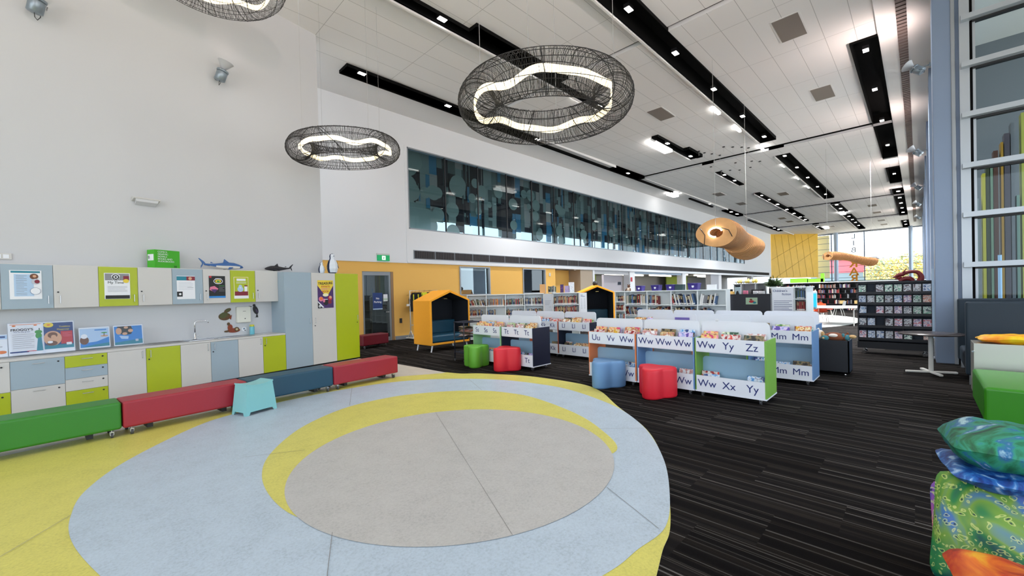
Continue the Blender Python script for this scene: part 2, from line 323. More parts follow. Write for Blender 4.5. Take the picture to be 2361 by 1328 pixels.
while x < WX1:
    w = rnd.choice((.05, .08, .12, .2, .28, .4)); z = WZ1+.5; lo = rnd.choice((4.35, 4.55, 4.9, 4.95, 4.95, 5.0, 5.3) if x < 26 else (4.2, 4.2, 4.3, 4.2, 4.6, 4.2))
    while z > lo:
        h = rnd.uniform(.5, 1.7); m = arts[rnd.choice((0, 1, 1, 2, 3, 4, 4, 5, 6) if x > 20 else (0, 0, 1, 4, 4, 3, 5, 6, 2))]
        mb.box(x, x+w, LW+.88+rnd.random()*.04, LW+.94, max(lo, z-h), z, m); z -= h
    x += w
for k in range(70):
    cx = WX0+.1+rnd.random()**2.2*26; cz = rnd.uniform(4.5, 7.6); r = rnd.uniform(.22, .48)*(1.1 if cx < 12 else .7)
    T = Matrix.Translation((cx, LW+.86-.001*k, cz)) @ Matrix.Rotation(pi/2, 4, 'X'); mb.disc(0, 0, r, r*.95, 0, DISC, T=T)
struct('window_1_screen', mb, w1)
struct('wall_left_upper_soffit', MB().box(WX0-.4, WX1+.4, LW+.3, LW+1.1, WZ1+.5, WZ1+.7, WALL).box(WX0-.5, WX0-.4, LW+.3, LW+1.1, 4.2, 8, WALL).box(WX1+.35, WX1+.45, LW+.3, LW+1.1, 4.2, 8, WALL))
# ---- door 1
GL = glass_mat('clear_glass', (.72, .78, .8), .05)
d = MB(); d.box(DX0, DX0+.05, LW+.06, LW+.16, 0, DZ, GREYM); d.box(DX1-.16, DX1-.1, LW+.06, LW+.16, 0, DZ, GREYM); d.box(DX0+.05, DX1-.16, LW+.06, LW+.16, DZ-.14, DZ, GREYM); d.box(DX0+.05, DX1-.16, LW+.08, LW+.14, 0, .14, GREYM)
d.box(DX1-.1, DX1, LW+.04, LW+.25, 0, DZ, M('bronze_jamb', srgb(150, 118, 84), .5))
d1 = struct('door_1', d); o = MB().box(DX0+.05, DX1-.16, LW+.105, LW+.112, .14, DZ-.14, GL).build('door_glass', d1)
h = MB(); h.cyl((DX1-.22, LW+.05, 1.08), (DX1-.22, LW+.1, 1.08), .02, CHROME); h.box(DX1-.34, DX1-.2, LW+.03, LW+.05, 1.07, 1.1, CHROME); h.build('door_handle', d1)
# windows 2, 3
for i, (x0, x1) in enumerate(((11.1, 12.9), (15.12, 16.9))):
    mb = MB(); z0, z1 = 1.62, 2.9
    mb.box(x0, x0+.06, LW-.01, LW+.2, z0, z1, GREYM); mb.box(x1-.06, x1, LW-.01, LW+.2, z0, z1, GREYM); mb.box(x0+.06, x1-.06, LW-.01, LW+.2, z1-.05, z1, GREYM); mb.box(x0+.06, x1-.06, LW-.01, LW+.2, z0, z0+.05, GREYM)
    w = struct('window_%d' % (i+2), mb); MB().box(x0+.06, x1-.06, LW+.1, LW+.106, z0+.05, z1-.05, GL).build('window_glass', w)
# ---- rooms beyond the ochre wall and the open library beyond X = 21
ROOM = M('room_paint', srgb(96, 104, 110), .8); GREENW = M('olive_green_paint', srgb(120, 140, 30), .7); PINKW = M('pale_lilac_paint', srgb(196, 190, 196), .8)
mb = MB(); mb.box(3, 20.6, 18.0, 18.1, 0, 3.0, ROOM); mb.box(20.1, 20.2, LW+1, 18, 0, 3.0, ROOM); mb.box(3, 3.1, LW+.3, 18, 0, 3, ROOM); mb.box(9.6, 9.7, LW+.3, 18, 0, 3, ROOM)
struct('wall_office', mb)
mb = MB(); mb.box(21.4, 70, 21.5, 21.6, 0, 3.1, M('far_wall_grey', srgb(150, 150, 150), .8)); mb.box(29, 31.5, 20.6, 20.7, 0, 3.1, GREENW); mb.box(46, 52, 20.6, 20.7, .9, 3.1, GREENW); mb.box(20.9, 21.0, LW+1.1, 21.5, 0, 3.1, PINKW)
mb.box(23.55, 26.0, LW+.6, LW+.75, 0, 2.72, PINKW)
struct('wall_annex', mb)
struct('ceiling_annex', MB().box(3, 70, LW+.3, 21.6, 3.1, 3.25, WALL))
for i, (x0, x1, m) in enumerate([(21.42, 21.62, WALL_LIT), (25.95, 26.65, WALL_LIT), (34.87, 35.6, WALL_LIT), (41.5, 43.7, M('grey_panel', srgb(150, 152, 158), .7)), (43.7, 44.5, WALL), (55, 55.8, WALL)]):
    struct('wall_pier_%d' % (i+1), MB().box(x0, x1, LW+.02, LW+.5, 0, 2.96, m))
struct('trim_2', MB().box(21.6, 26, LW+.1, LW+.2, 2.72, 2.96, WALL).box(26.6, 34.8, LW+.1, LW+.2, 2.80, 2.96, M('blue_bulkhead', srgb(176, 196, 214), .6)))
# ================================================================ far wall and right wall
ZC = 8.7
mb = MB(); a = Vector((64.3, 14.2, 0)); b = Vector((70.2, 9.9, 0)); n = Vector((b.y-a.y, a.x-b.x, 0)).normalized()
mb.prism([tuple(p[:2]) for p in (a, b, b-n*.3, a-n*.3)], 2.75, 8.85, M('golden_timber_panel', srgb(236, 186, 50), .42, noise=.12, nscale=1.2))
LN = M('panel_joint', srgb(160, 120, 30), .7)
un = (b-a).normalized()
def pj(s0, z0, s1, z1):
    p = a+un*s0+Vector((0, 0, z0)); q = a+un*s1+Vector((0, 0, z1)); d = (q-p).normalized(); w = d.cross(n).normalized()*.02; e = n*.008
    if e.dot(Vector((0, 0, 1.7))-p) < 0: e = -e
    mb.add([p+w+e, p-w+e, q-w+e, q+w+e], [(0, 1, 2, 3)], LN)
L = (b-a).length
for k in range(1, 7): pj(L*k/7-.5, 8.6, L*k/7+.3, 2.9)
pj(0, 5.2, L, 8.9); pj(.6, 2.8, L, 6.7)
o = struct('wall_far_panel', mb)
RAILM = M('white_blue_steel', srgb(170, 186, 206), .4, .2)
g = struct('window_4', MB().box(71.5, 71.7, -.4, 14, 0, 2.2, M('far_sill_wall', srgb(120, 150, 140), .7)).box(71.5, 71.6, -.4, 14, 8.55, 8.8, GREYM))
mb = MB()
for z in (2.55, 3.35, 4.15, 4.95, 5.75, 6.55, 7.35, 8.1):
    mb.box(71.5, 71.55, -.4, 12.5, z, z+.05, M('dark_rail', srgb(90, 105, 125), .5)) if z < 5 else mb.box(71.5, 71.55, 8.6, 12.5, z, z+.05, MATS['dark_rail'])
for y in (.62, 5.1, 8.55): mb.box(71.3, 71.6, y-.05, y+.05, 1, 8.7, MATS['dark_rail'])
struct('window_4_mullions', mb, g)
struct('trim_3', MB().cyl((70.9, 8.0, 0), (70.9, 8.0, 8.7), .25, RAILM, 16).cyl((70.9, .7, 0), (70.9, .7, 8.7), .2, RAILM, 16))
COLM = M('column_grey_blue', srgb(124, 140, 164), .38, .1, bump=.05, nscale=30)
mb = MB(); mb.box(12.45, 72, -.7, -.42, 8.1, 8.85, COLM); mb.box(12.45, 72, -.7, -.42, 0, .5, COLM); mb.box(12.45, 13.3, -.7, -.42, 0, 8.8, COLM)
struct('wall_right', mb)
mb = MB(); mb.box(12.36, 13.1, -.56, -.235, 0, 8.8, COLM); mb.box(12.34, 12.37, -.56, -.50, 0, 8.8, GREYM)
struct('column_1', mb, bevel=.01)
for i, x in enumerate((18.5, 24.5, 31, 38, 46, 56)):
    struct('column_%d' % (i+2), MB().box(x, x+1.1, -.72, -.27, 0, 8.4, COLM))
mb = MB()
for k in range(4): mb.cyl((13.3+k*.22, -.42, 0), (13.3+k*.22, -.42, 8.6), .04, COLM, 8)
struct('wall_right_fluting', mb)
# glazing return at X = 12.4
GX = 12.4
T_Z = (1.02, 2.03, 3.03, 4.01, 5.02, 6.02, 6.95, 7.9)
LM = M('pale_aluminium', srgb(176, 182, 188), .35, .4)
mb = MB(); w = struct('window_5', mb.box(GX-.02, GX+.12, -.76, -.62, 0, 8.8, LM).box(GX+.02, GX+.14, -.84, -.79, 0, 8.8, LM))
mb = MB()
for z in T_Z: mb.box(GX-.16, GX+.1, -5, -.64, z-.05, z+.05, LM)
for y in (-2.2, -3.7): mb.box(GX-.02, GX+.1, y-.04, y+.04, 0, 8.8, LM)
struct('window_5_transoms', mb, w); mb = MB(); mb.box(GX+.0, GX+.08, -.80, -.765, 0, 8.8, BLACK)
for z in T_Z: mb.box(GX-.02, GX+.1, -5, -.8, z-.085, z-.05, DARK)
struct('window_5_gaskets', mb, w)
struct('window_5_glass', MB().quad((GX+.05, -.8, 0), (GX+.05, -5, 0), (GX+.05, -5, 8.8), (GX+.05, -.8, 8.8), glass_mat('return_glass', (.60, .70, .72), .0, fs=.5)), w)
# ================================================================ ceiling
ROWS = [(-5.0, .10), (.10, .75), (.75, 1.37), (1.37, 4.72), (4.72, 5.38), (5.38, 8.05), (8.05, 8.35), (8.35, 8.66), (8.66, 12.1), (12.1, 12.52), (12.52, 12.66), (12.66, 14.25)]
SLOTS = {2: [(1, 9), (15.5, 30.85), (33.8, 38.85), (42.1, 58), (63.2, 71)],
         4: [(-2, 22.7), (25.6, 41.4), (44.95, 50.4), (53, 68)],
         6: [(7.06, 10.87), (20.9, 22.66), (44, 50)], 7: [(-1, 14), (18.07, 22.6), (26.35, 31), (34.8, 54.1), (59, 64)],
         9: [(5.41, 14.2), (20.8, 24.2), (40, 44.5), (56, 61)], 10: [(5.41, 29.4), (32.5, 37.5), (40, 44.5), (48, 61)]}
BAYS = [(-7.2, 10.9), (10.9, 24.2), (24.2, 44.7), (44.7, 58.0), (58.0, 73)]
def zc(x):
    for a, b in BAYS:
        if a <= x < b: return 8.62+.16*(x-a)/(b-a) if a > 0 else 8.70
    return 8.7
mbc = MB(); mbs = MB(); STRIP = M('ceiling_plaster', (.84, .825, .81), .8, spec=.2)
for r, (y0, y1) in enumerate(ROWS):
    fixed = r in (0, 1, 10, 11) or r == 9
    cuts = sorted(set([-7.2, 73]+[c for s in SLOTS.get(r, []) for c in s]+[b[1] for b in BAYS[:-1]]+[b[1]+.07 for b in BAYS[:-1]]))
    for x0, x1 in zip(cuts, cuts[1:]):
        xm = (x0+x1)/2
        if any(s[0] <= xm <= s[1] for s in SLOTS.get(r, [])): continue
        if any(b[1] <= xm <= b[1]+.07 for b in BAYS[:-1]) and not fixed: continue
        if fixed: za = zb = 8.7
        else: za = zc(x0+.001); zb = zc(x1-.001)
        m = STRIP if fixed else CEIL
        mbc.quad((x0, y0, za), (x0, y1, za), (x1, y1, zb), (x1, y0, zb), m)
for a, b in BAYS[1:]:
    for y in (.75, 12.1): mbc.quad((a+.07, y, 8.60), (b, y, 8.60), (b, y, 8.8), (a+.07, y, 8.8), STRIP)
for a, b in BAYS[1:]:     # the white lip of each dropped bay
    for (y0, y1) in ((.75, 4.72), (5.38, 8.05), (8.66, 12.1)): mbc.quad((a+.07, y0, 8.62), (a+.07, y1, 8.62), (a+.07, y1, 8.73), (a+.07, y0, 8.73), WALL)
    for (y0, y1) in ((.75, 4.72), (5.38, 8.05), (8.66, 12.1)): mbc.quad((a+.074, y0, 8.73), (a+.074, y1, 8.73), (a+.074, y1, 9.1), (a+.074, y0, 9.1), BLACK)
struct('ceiling', mbc)
mb = MB(); mb.quad((-7.2, -5, 9.15), (-7.2, 14.4, 9.15), (73, 14.4, 9.15), (73, -5, 9.15), BLACK)
for r, ss in SLOTS.items():
    y0, y1 = ROWS[r]
    for a, b in ss:
        for y in (y0, y1): mb.quad((a, y, 8.6), (b, y, 8.6), (b, y, 9.14), (a, y, 9.14), BLACK)
        for x in (a, b): mb.quad((x, y0, 8.6), (x, y1, 8.6), (x, y1, 9.14), (x, y0, 9.14), BLACK)
struct('ceiling_slots', mb)
# white edge of slots: thin plaster upstand on the far side
mb = MB()
for r in (2, 4, 7):
    y0, y1 = ROWS[r]
    for a, b in SLOTS[r]:
        mb.box(a, b, y1, y1+.05, 8.55, 8.63, STRIP) if r != 2 else mb.box(b, b+.05, y0, y1, 8.55, 8.63, STRIP)
struct('ceiling_trim', mb)
# linear vent along the right wall
VENT = M('vent_blades', srgb(110, 96, 92), .6)
v = thing('linear_ceiling_vent', 'long ribbed linear air vent running along the ceiling beside the right wall', 'vent', (6, .16, 8.66))
MB().box(0, 60, 0, .2, .02, .03, DARK).build('backing', v)
mb = MB()
for k in range(300): mb.box(k*.2, k*.2+.14, 0, .2, -.01, .02, VENT)
mb.build('slat', v)
# square air grilles
SQ = M('return_grille', srgb(122, 112, 104), .6)
for i, (x, y, lab) in enumerate([(13.3, 2.41, 'nearest of the row close to the right wall'), (18.85, 2.43, 'second of the row near the right wall'), (16.0, 7.25, 'between the ring lamp and the tube lamp'), (37, 7.3, 'above the wooden tube lamp, first of two'), (33.0, 10.6, 'nearest the upper window, beyond the first cross joint'), (38.5, 10.6, 'nearest the upper window, further one'), (50, 10, 'far, left of the middle black slots'), (53.5, 10, 'far, second left of the middle black slots'), (48.8, 2.9, 'far, just beyond the third cross joint'), (54.5, 2.9, 'far, second beyond the third cross joint'), (61, 2.9, 'far, before the end window, nearer one'), (66, 2.9, 'far, closest to the end window'), (62, 7.4, 'far, centre of the last bay')]):
    g = thing('ceiling_air_grille', 'grey square air grille in the ceiling, '+lab, 'air grille', (x, y, zc(x)-.012), 0, 'square air grilles in the ceiling')
    MB().box(-.66, .66, -.33, .33, -.004, .01, STRIP).build('frame', g)
    MB().box(-.62, .62, -.29, .29, -.012, -.004, SQ).build('grille', g)
# ================================================================ kitchen
def kit(name, label, cat, s, off, z, group=None): return thing(name, label, cat, K(s, off, z), KA, group)
def pull(parent, x, z, vert=True, col=None, L=.13):
    mb = MB(); m = col or STEEL
    if vert: mb.cyl((x, -.03, z-L/2), (x, -.03, z+L/2), .006, m, 8); mb.cyl((x, 0, z-L/2+.008), (x, -.03, z-L/2+.008), .005, m, 6); mb.cyl((x, 0, z+L/2-.008), (x, -.03, z+L/2-.008), .005, m, 6)
    else: mb.cyl((x-L/2, -.03, z), (x+L/2, -.03, z), .006, m, 8); mb.cyl((x-L/2+.008, 0, z), (x-L/2+.008, -.03, z), .005, m, 6); mb.cyl((x+L/2-.008, 0, z), (x+L/2-.008, -.03, z), .005, m, 6)
    return mb.build('handle', parent)
def lock(parent, x, z): return MB().cyl((x, 0, z), (x, -.012, z), .012, DARK, 10).build('lock', parent)
CN = {'w': (WHITE, 'white'), 'l': (LIME, 'lime'), 'b': (BLUEL, 'pale blue')}
def front(parent, name, x0, x1, z0, z1, c, hx=None, hz=None, lk=None, vert=True, y=0):
    o = B(x0+.003, x1-.003, -.018, 0, z0+.003, z1-.003, CN[c][0]).build(name, parent, .0015, 1); o.location.y = y
    if c != 'w': o['label'] = CN[c][1]+' '+name
    if hx is not None: pull(o, hx, hz, vert).location.y = -.018
    if lk: lock(o, *lk).location.y = -.018
    return o
# upper cabinets: two doors per unit
ups = [(-7.06, 'w', 'b'), (-6.03, None, None)]
units = [((-6.61, -6.11), 'w'), ((-6.11, -5.57), 'b'), ((-5.57, -5.04), 'w'), ((-5.04, -4.52), 'l'), ((-4.52, -4.01), 'w'), ((-4.01, -3.5), 'b'), ((-3.5, -3.0), 'w'), ((-3.0, -2.5), 'l'), ((-2.5, -2.0), 'w')]
pairs = [(units[0:2], 'upper wall cabinet with a pale blue door carrying a text notice, leftmost of the row'), (units[2:4], 'upper wall cabinet with white door and lime door carrying the My Time poster'), (units[4:6], 'upper wall cabinet with blank white door and pale blue door, under the green box'), (units[6:8], 'upper wall cabinet with black poster on white door and lime door, under blue shark'), (units[8:9], 'narrow white upper wall cabinet next to the tall cupboard')]
for us, lab in pairs:
    s0, s1 = us[0][0][0], us[-1][0][1]
    c = kit('wall_cabinet', lab, 'cabinet', s0, .27, 1.63, 'wall cabinets above the sink bench')
    B(0, s1-s0, .0, .33, 0, .71, WHITE).build('body', c, .002, 1)
    for i, ((a, b), col) in enumerate(us):
        left = (col == 'b' or col == 'l'); x0 = a-s0; x1 = b-s0
        front(c, 'door', x0, x1, 0, .70, col, x1-.06 if left else x0+.07, .14, None if left else (x0+.05, .26))
# tall cupboard
c = kit('tall_cupboard', 'tall cupboard with pale blue, white and lime doors at the end of the kitchen wall', 'cupboard', -2.0, 0, 0)
B(0, 2.0, .0, .6, .04, 2.31, BLUEL).build('body', c, .002, 1); B(.01, 1.99, .06, .58, 0, .04, DARK).build('plinth', c)
front(c, 'door', .0, .66, .04, 2.31, 'b', .60, 1.13); front(c, 'door', .66, 1.31, .04, 2.31, 'w', .74, 1.13, (.73, 1.0)); front(c, 'door', 1.31, 2.0, .04, 2.31, 'l', 1.94, 1.13, (1.94, 1.0))
# base units
def base(s0, s1, label, build, group='base cabinets under the white worktop'):
    c = kit('base_cabinet', label, 'cabinet', s0, 0, 0, group); w = s1-s0
    B(0, w, .0, .57, .04, .85, WHITE).build('body', c); B(.0, w, .06, .56, 0, .04, DARK).build('plinth', c); build(c, w); return c
def b1(c, w):
    front(c, 'door', 0, w, .4, .85, 'w', None, None, (w-.08, .78)); front(c, 'drawer', 0, w, .04, .4, 'l', None, None, (w-.08, .34))
def b2(c, w):
    front(c, 'drawer', 0, w, .42, .85, 'b', w*.5, .79, (w-.07, .79), False); front(c, 'drawer', 0, w, .04, .42, 'w', w*.5, .37, (w-.07, .37), False)
def b3(c, w):
    for z0, z1, q in ((.66, .85, 'l'), (.47, .66, 'b'), (.28, .47, 'w'), (.04, .28, 'l')): front(c, 'drawer', 0, w, z0, z1, q, w*.5, z1-.06, (w-.06, z1-.05), False)
def two(q1, q2):
    def f(c, w):
        front(c, 'door', 0, w/2, .04, .85, q1, w/2-.05, .75); front(c, 'door', w/2, w, .04, .85, q2, w/2+.06, .75, (w/2+.04, .65))
    return f
base(-6.7, -6.08, 'base cabinet at the left edge of the photo, white over lime front', b1)
base(-6.08, -5.52, 'base cabinet with a deep pale blue drawer over a white one', b2)
base(-5.52, -5.02, 'base cabinet with four drawers in lime, pale blue, white and lime', b3)
base(-5.02, -4.0, 'base cabinet with white door beside lime door, left of the sink', two('w', 'l'))
base(-4.0, -3.0, 'base cabinet with white door beside pale blue door, below the tap', two('w', 'b'))
base(-3.0, -2.0, 'base cabinet with white door beside lime door, against the tall cupboard', two('w', 'l'))
w = kit('worktop', 'long white kitchen worktop running over the coloured base cabinets', 'worktop', -7.0, -.02, .85)
MB().box(0, 5.0, 0, .6, 0, .04, WHITE).build('top', w, .006)
MB().box(0, 5.0, .595, .61, .04, .78, M('splashback', srgb(205, 207, 210), .3)).build('splashback', w)
# sink with drainer
SS = M('sink_steel', (.42, .43, .45), .28, 1.0)
c = kit('kitchen_sink', 'stainless steel sink with drainer set into the white worktop', 'sink', -4.42, .08, .892)
mb = MB(); mb.box(0, 1.8, 0, .44, 0, .006, SS)
for k in range(9): mb.box(.06, .55, .06+k*.04, .07+k*.04, .006, .010, SS)
mb.build('drainer', c, .002, 1)
for x in (.62, 1.12):
    mb = MB(); rim = [(x, .06, .007), (x+.42, .06, .007), (x+.42, .38, .007), (x, .38, .007)]
    mb.quad(*rim, M('sink_bowl', (.10, .10, .11), .3, .9)); 
    for a, b, cc, d in ((x-.01, x+.43, .05, .06), (x-.01, x+.43, .38, .39), (x-.01, x, .05, .39), (x+.42, x+.43, .05, .39)): mb.box(a, b, cc, d, .004, .012, CHROME)
    mb.build('bowl', c)
c = kit('mixer_tap', 'chrome swan neck mixer tap behind the sink', 'tap', -3.60, .44, .895)
MB().lathe([(.03, 0), (.03, .02), (.02, .03), (.02, .12), (.015, .13)], CHROME, 16).build('base', c)
MB().tube([(0, 0, .1), (0, 0, .33), (.01, 0, .36), (.04, -.01, .375), (.18, -.06, .375), (.21, -.07, .36), (.215, -.07, .33)], .011, CHROME, 10).build('spout', c)
MB().cyl((.0, 0, .06), (.07, -.02, .09), .008, CHROME).build('lever', c)
# bottle, paper, dispenser, stickers
b = solo('cleaning_bottle', MB().lathe([(.045, 0), (.05, .01), (.05, .17), (.045, .18)], M('aqua_plastic', srgb(110, 190, 205), .35), 16).lathe([(.047, .18), (.047, .215), (.04, .222)], M('yellow_lid', srgb(210, 205, 70), .4), 16), 'small aqua canister with a yellow lid on the worktop', 'bottle', K(-2.5, .46, .892))
solo('notepaper', MB().box(0, .22, 0, .16, 0, .004, PAPER), 'sheet of white paper lying on the worktop by the tall cupboard', 'paper', K(-2.38, .25, .892), KA+.2)
c = kit('paper_towel_dispenser', 'white paper towel dispenser fixed on the splashback', 'dispenser', -2.78, .50, 1.17)
MB().box(0, .29, 0, .09, 0, .36, M('ivory_plastic', srgb(228, 228, 216), .4)).build('case', c, .02, 3)
MB().cyl((.16, 0, .09), (.16, -.003, .09), .012, BLK, 8).build('lock', c); MB().box(.12, .18, -.002, 0, .255, .262, BLK).build('slot', c)
def cut(pts, m, th=.004):   # flat cut-out, x to the right and y up, facing the hall
    mb = MB(); T = Matrix.Rotation(pi/2, 4, 'X'); mb.prism(pts, 0, th, m, T=T); return mb
FUR = M('brown_print', srgb(96, 70, 40), .6, noise=.5, nscale=30); FUR2 = M('rust_print', srgb(140, 62, 34), .6, noise=.5, nscale=40); GRN = M('moss_print', srgb(84, 88, 48), .6, noise=.4, nscale=40)
ell = lambda cx, cy, rx, ry, n=18, a=0: [(cx+rx*cos(t)*cos(a)-ry*sin(t)*sin(a), cy+rx*cos(t)*sin(a)+ry*sin(t)*cos(a)) for t in [2*pi*k/n for k in range(n)]]
def sticker(label, s, z, shapes):
    c = kit('animal_sticker', label, 'sticker', s, .568, z, 'animal stickers around the towel dispenser')
    mb = MB(); T = Matrix.Rotation(pi/2, 4, 'X')
    for i, (pts, m) in enumerate(shapes): mb.prism(pts, 0, .003+i*.0012, m, T=T)
    mb.build('print', c); return c
sticker('cut-out sticker of a curled brown and green creature, left of the towel dispenser', -3.0, 1.33, [(ell(0, 0, .12, .085), FUR), (ell(-.02, .03, .09, .06, a=.5), GRN), (ell(.06, .13, .075, .04, a=.5), FUR), (ell(.06, .135, .05, .025, a=.5), GRN), ([(.08, -.03), (.14, .03), (.12, -.08)], FUR2)])
sticker('cut-out sticker of a black long-legged bird, right of the towel dispenser', -2.36, 1.42, [(ell(0, .02, .055, .1, a=.3), BLK), (ell(-.03, .13, .03, .03), BLK), ([(-.07, .11), (-.2, .06), (-.14, .12)], BLK), ([(.02, -.06), (.0, -.14), (-.03, -.15), (.05, -.15), (.03, -.07)], BLK), (ell(.02, .0, .02, .05, a=.4), M('purple_sheen', srgb(66, 56, 82), .5))])
sticker('cut-out sticker of a rust-red creature with patterned body, below the dispenser', -2.85, 1.03, [(ell(.02, -.02, .13, .05), FUR2), (ell(-.05, .05, .05, .07), FUR2), (ell(-.08, .13, .03, .035), FUR), (ell(.08, 0, .05, .05), FUR), (ell(.08, 0, .025, .025), M('cream_print', srgb(200, 180, 140), .6)), (ell(-.12, -.03, .05, .02), FUR)])
sticker('pale blue line drawing sticker near the aqua canister', -2.62, 1.02, [(ell(0, 0, .05, .05), PAPER), (ell(0, .01, .02, .02), M('blue_grey_print', srgb(120, 140, 160), .6)), (ell(.02, -.03, .015, .01), BLK)])
# ---------------------------------------------------------------- posters
def poster(name, label, loc, rot, w, h, shapes, texts, cat='poster', group=None, base=None, parts=None, th=.003):
    """local frame: x right, y up, z towards the viewer; centre origin"""
    t = thing(name, label, cat, loc, 0, group); t.rotation_euler = rot
    MB().box(-w/2, w/2, -h/2, h/2, -th, 0, base or PAPER).build('sheet', t)
    if shapes:
        mb = MB()
        for i, (pts, m) in enumerate(shapes):
            if len(pts) == 4 and not isinstance(pts[0], tuple): x0, y0, x1, y1 = pts; pts = [(x0, y0), (x1, y0), (x1, y1), (x0, y1)]
            z = .0006+.0004*i; mb.add([(x, y, z) for x, y in pts], [tuple(range(len(pts)))], m)
        mb.build('print', t)
    for (s, size, x, y, m, *r) in texts: text(s, size, m, t, (x, y, .0025), (0, 0, r[0] if r else 0), ext=.0004, bold=(r[1] if len(r) > 1 else 0))
    return t
KR = (pi/2, 0, KA)
C = lambda n, *rgb: M(n, srgb(*rgb), .5)
tq = C('teal_print', 30, 130, 150); red = C('red_print', 190, 40, 50); pink = C('pink_print', 220, 120, 150); org = C('orange_print', 230, 120, 40); yel = C('yellow_print', 232, 205, 60); lgr = C('pale_grey_print', 190, 195, 205); lbl = C('light_blue_print', 178, 205, 232); mbl = C('mid_blue_print', 40, 130, 205); dbl = C('deep_blue_print', 30, 60, 120); grn = C('green_print', 60, 150, 60); skin = C('skin_print', 214, 165, 130); brn = C('brown_photo', 110, 66, 40); mar = C('maroon_print', 130, 30, 50); purp = C('purple_print', 70, 40, 100); gry = C('grey_print', 140, 140, 145)
lines = lambda x0, x1, ys, m, h=.006: [((x0, y, x1-(.03 if i % 3 == 2 else 0), y+h), m) for i, y in enumerate(ys)]
fr = lambda a, b, n: [a+(b-a)*i/(n-1) for i in range(n)]
poster('text_notice', 'white notice with teal heading, blue text box and two round photos, on blue door', K(-5.86, .245, 2.01), KR, .33, .45,
       [((-.15, .185, .15, .215), tq), ((-.12, -.18, .08, .165), lbl)]+lines(-.10, .01, fr(-.16, .14, 13), gry, .005)+[(ell(.085, .13, .045, .045), brn), (ell(.09, .135, .02, .02), skin), (ell(.1, .05, .045, .045), lgr), (ell(.115, .05, .028, .03), mar), (ell(.095, -.1, .055, .055), dbl), (ell(.095, -.1, .052, .052), PAPER)], [])
poster('event_poster', 'poster reading My Time with black and white sun pattern, on lime door', K(-4.8, .245, 1.99), KR, .34, .46,
       [((-.16, .1, .16, .22), gry), ((.08, .1, .16, .18), mar), (ell(-.02, .155, .062, .062), PAPER), (ell(-.02, .16, .046, .046), BLK), (ell(-.02, .16, .03, .03), PAPER), (ell(-.02, .16, .016, .016), BLK)]+[(ell(-.02+.055*cos(a), .158+.055*sin(a), .014, .006, 10, a), BLK) for a in fr(-3.1, 0, 8)]+[(ell(.115, .09, .04, .035), yel), ((-.16, -.225, .16, -.165), BLK)]+lines(-.13, .13, fr(-.1, -.01, 5), gry, .004), [('My Time', .06, -.02, .06, BLK, 0)])
poster('event_poster', 'sheet with teal banner and small photos, on the second blue upper door', K(-3.79, .245, 1.96), KR, .30, .46,
       [((-.15, .14, .01, .22), tq), ((.01, .14, .15, .22), mar), (ell(.07, .18, .03, .03), skin), ((-.15, -.18, -.06, -.08), BLK), (ell(-.1, -.13, .02, .02), PAPER)]+lines(-.12, .12, fr(-.04, .1, 6), lgr, .005)+lines(.02, .12, [0.0], gry), [])
poster('event_poster', 'black poster with yellow eye emblem, beside the lime door', K(-3.25, .245, 1.97), KR, .30, .46, [((-.15, -.23, .15, .23), BLK), ((-.15, -.23, .15, -.19), mbl), (ell(.02, .12, .085, .06), PAPER), (ell(.02, .12, .075, .045), BLK), (ell(.02, .12, .055, .035), yel), (ell(.02, .115, .03, .02), grn), ([(-.14, -.06), (-.05, -.11), (.02, -.04), (-.05, .02), (-.13, .0)], pink), ([(-.12, -.05), (-.05, -.13), (.0, -.05)], purp), ((-.14, .19, -.1, .23), red), ((.03, .02, .13, .03), grn)]+lines(.03, .13, fr(-.09, -.01, 4), gry), [('ARTS CLUB', .022, .02, .175, PAPER)])
poster('event_poster', 'lime bordered poster with pale blue round figure and maroon band, on the lime upper door', K(-2.79, .245, 1.95), KR, .29, .47, [((-.14, -.23, .14, -.17), PAPER), ((-.135, -.17, .135, .22), LIME), ((-.14, .22, .14, .23), yel), ((-.14, -.17, -.135, .22), yel), ((.135, -.17, .14, .22), yel), ((-.09, .15, .09, .2), PAPER), ((-.13, -.17, .13, -.08), mar), (ell(-.02, -.03, .06, .06), lbl), (ell(-.02, .03, .035, .035), lbl), (ell(-.02, .0, .02, .015), C('face_print', 220, 230, 240)), ((.06, -.08, .12, .04), PAPER), ((.06, .03, .12, .055), mar)]+lines(-.1, .1, [.1, .12], PAPER), [])
poster('event_poster', 'purple and yellow poster reading Treasure awaits inside a book, on the tall cupboard', K(-.97, -.024, 1.775), KR, .43, .70,
       [((-.215, -.35, .215, .35), purp), ([(-.215, .35), (-.215, .22), (-.02, -.03), (.06, -.03), (.215, .22), (.215, .35)], yel), (ell(0, -.02, .08, .04), C('pale_lemon', 240, 235, 190)), (ell(-.13, -.12, .06, .06), pink), (ell(-.12, -.11, .04, .04), org), (ell(.12, -.1, .055, .06), red), (ell(.13, -.08, .035, .035), skin), (ell(0, -.2, .07, .08), BLK), (ell(-.05, -.16, .03, .05), pink), (ell(.11, -.2, .05, .05), mar), ((-.04, -.14, .05, -.125), PAPER), ([(-.215, -.35), (-.215, -.2), (-.1, -.35)], BLK), ([(-.215, -.2), (-.215, -.17), (-.05, -.33), (-.09, -.34)], PAPER), (ell(-.165, -.3, .03, .03), PAPER), (ell(-.165, -.3, .012, .012), BLK)],
       [('TREASURE', .085, 0, .27, BLK, .05, .002), ('AWAITS', .065, 0, .19, red, 0, .001), ('INSIDE A', .06, .0, .13, pink, 0, .001), ('BOOK', .065, .0, .065, red, 0, .001)])
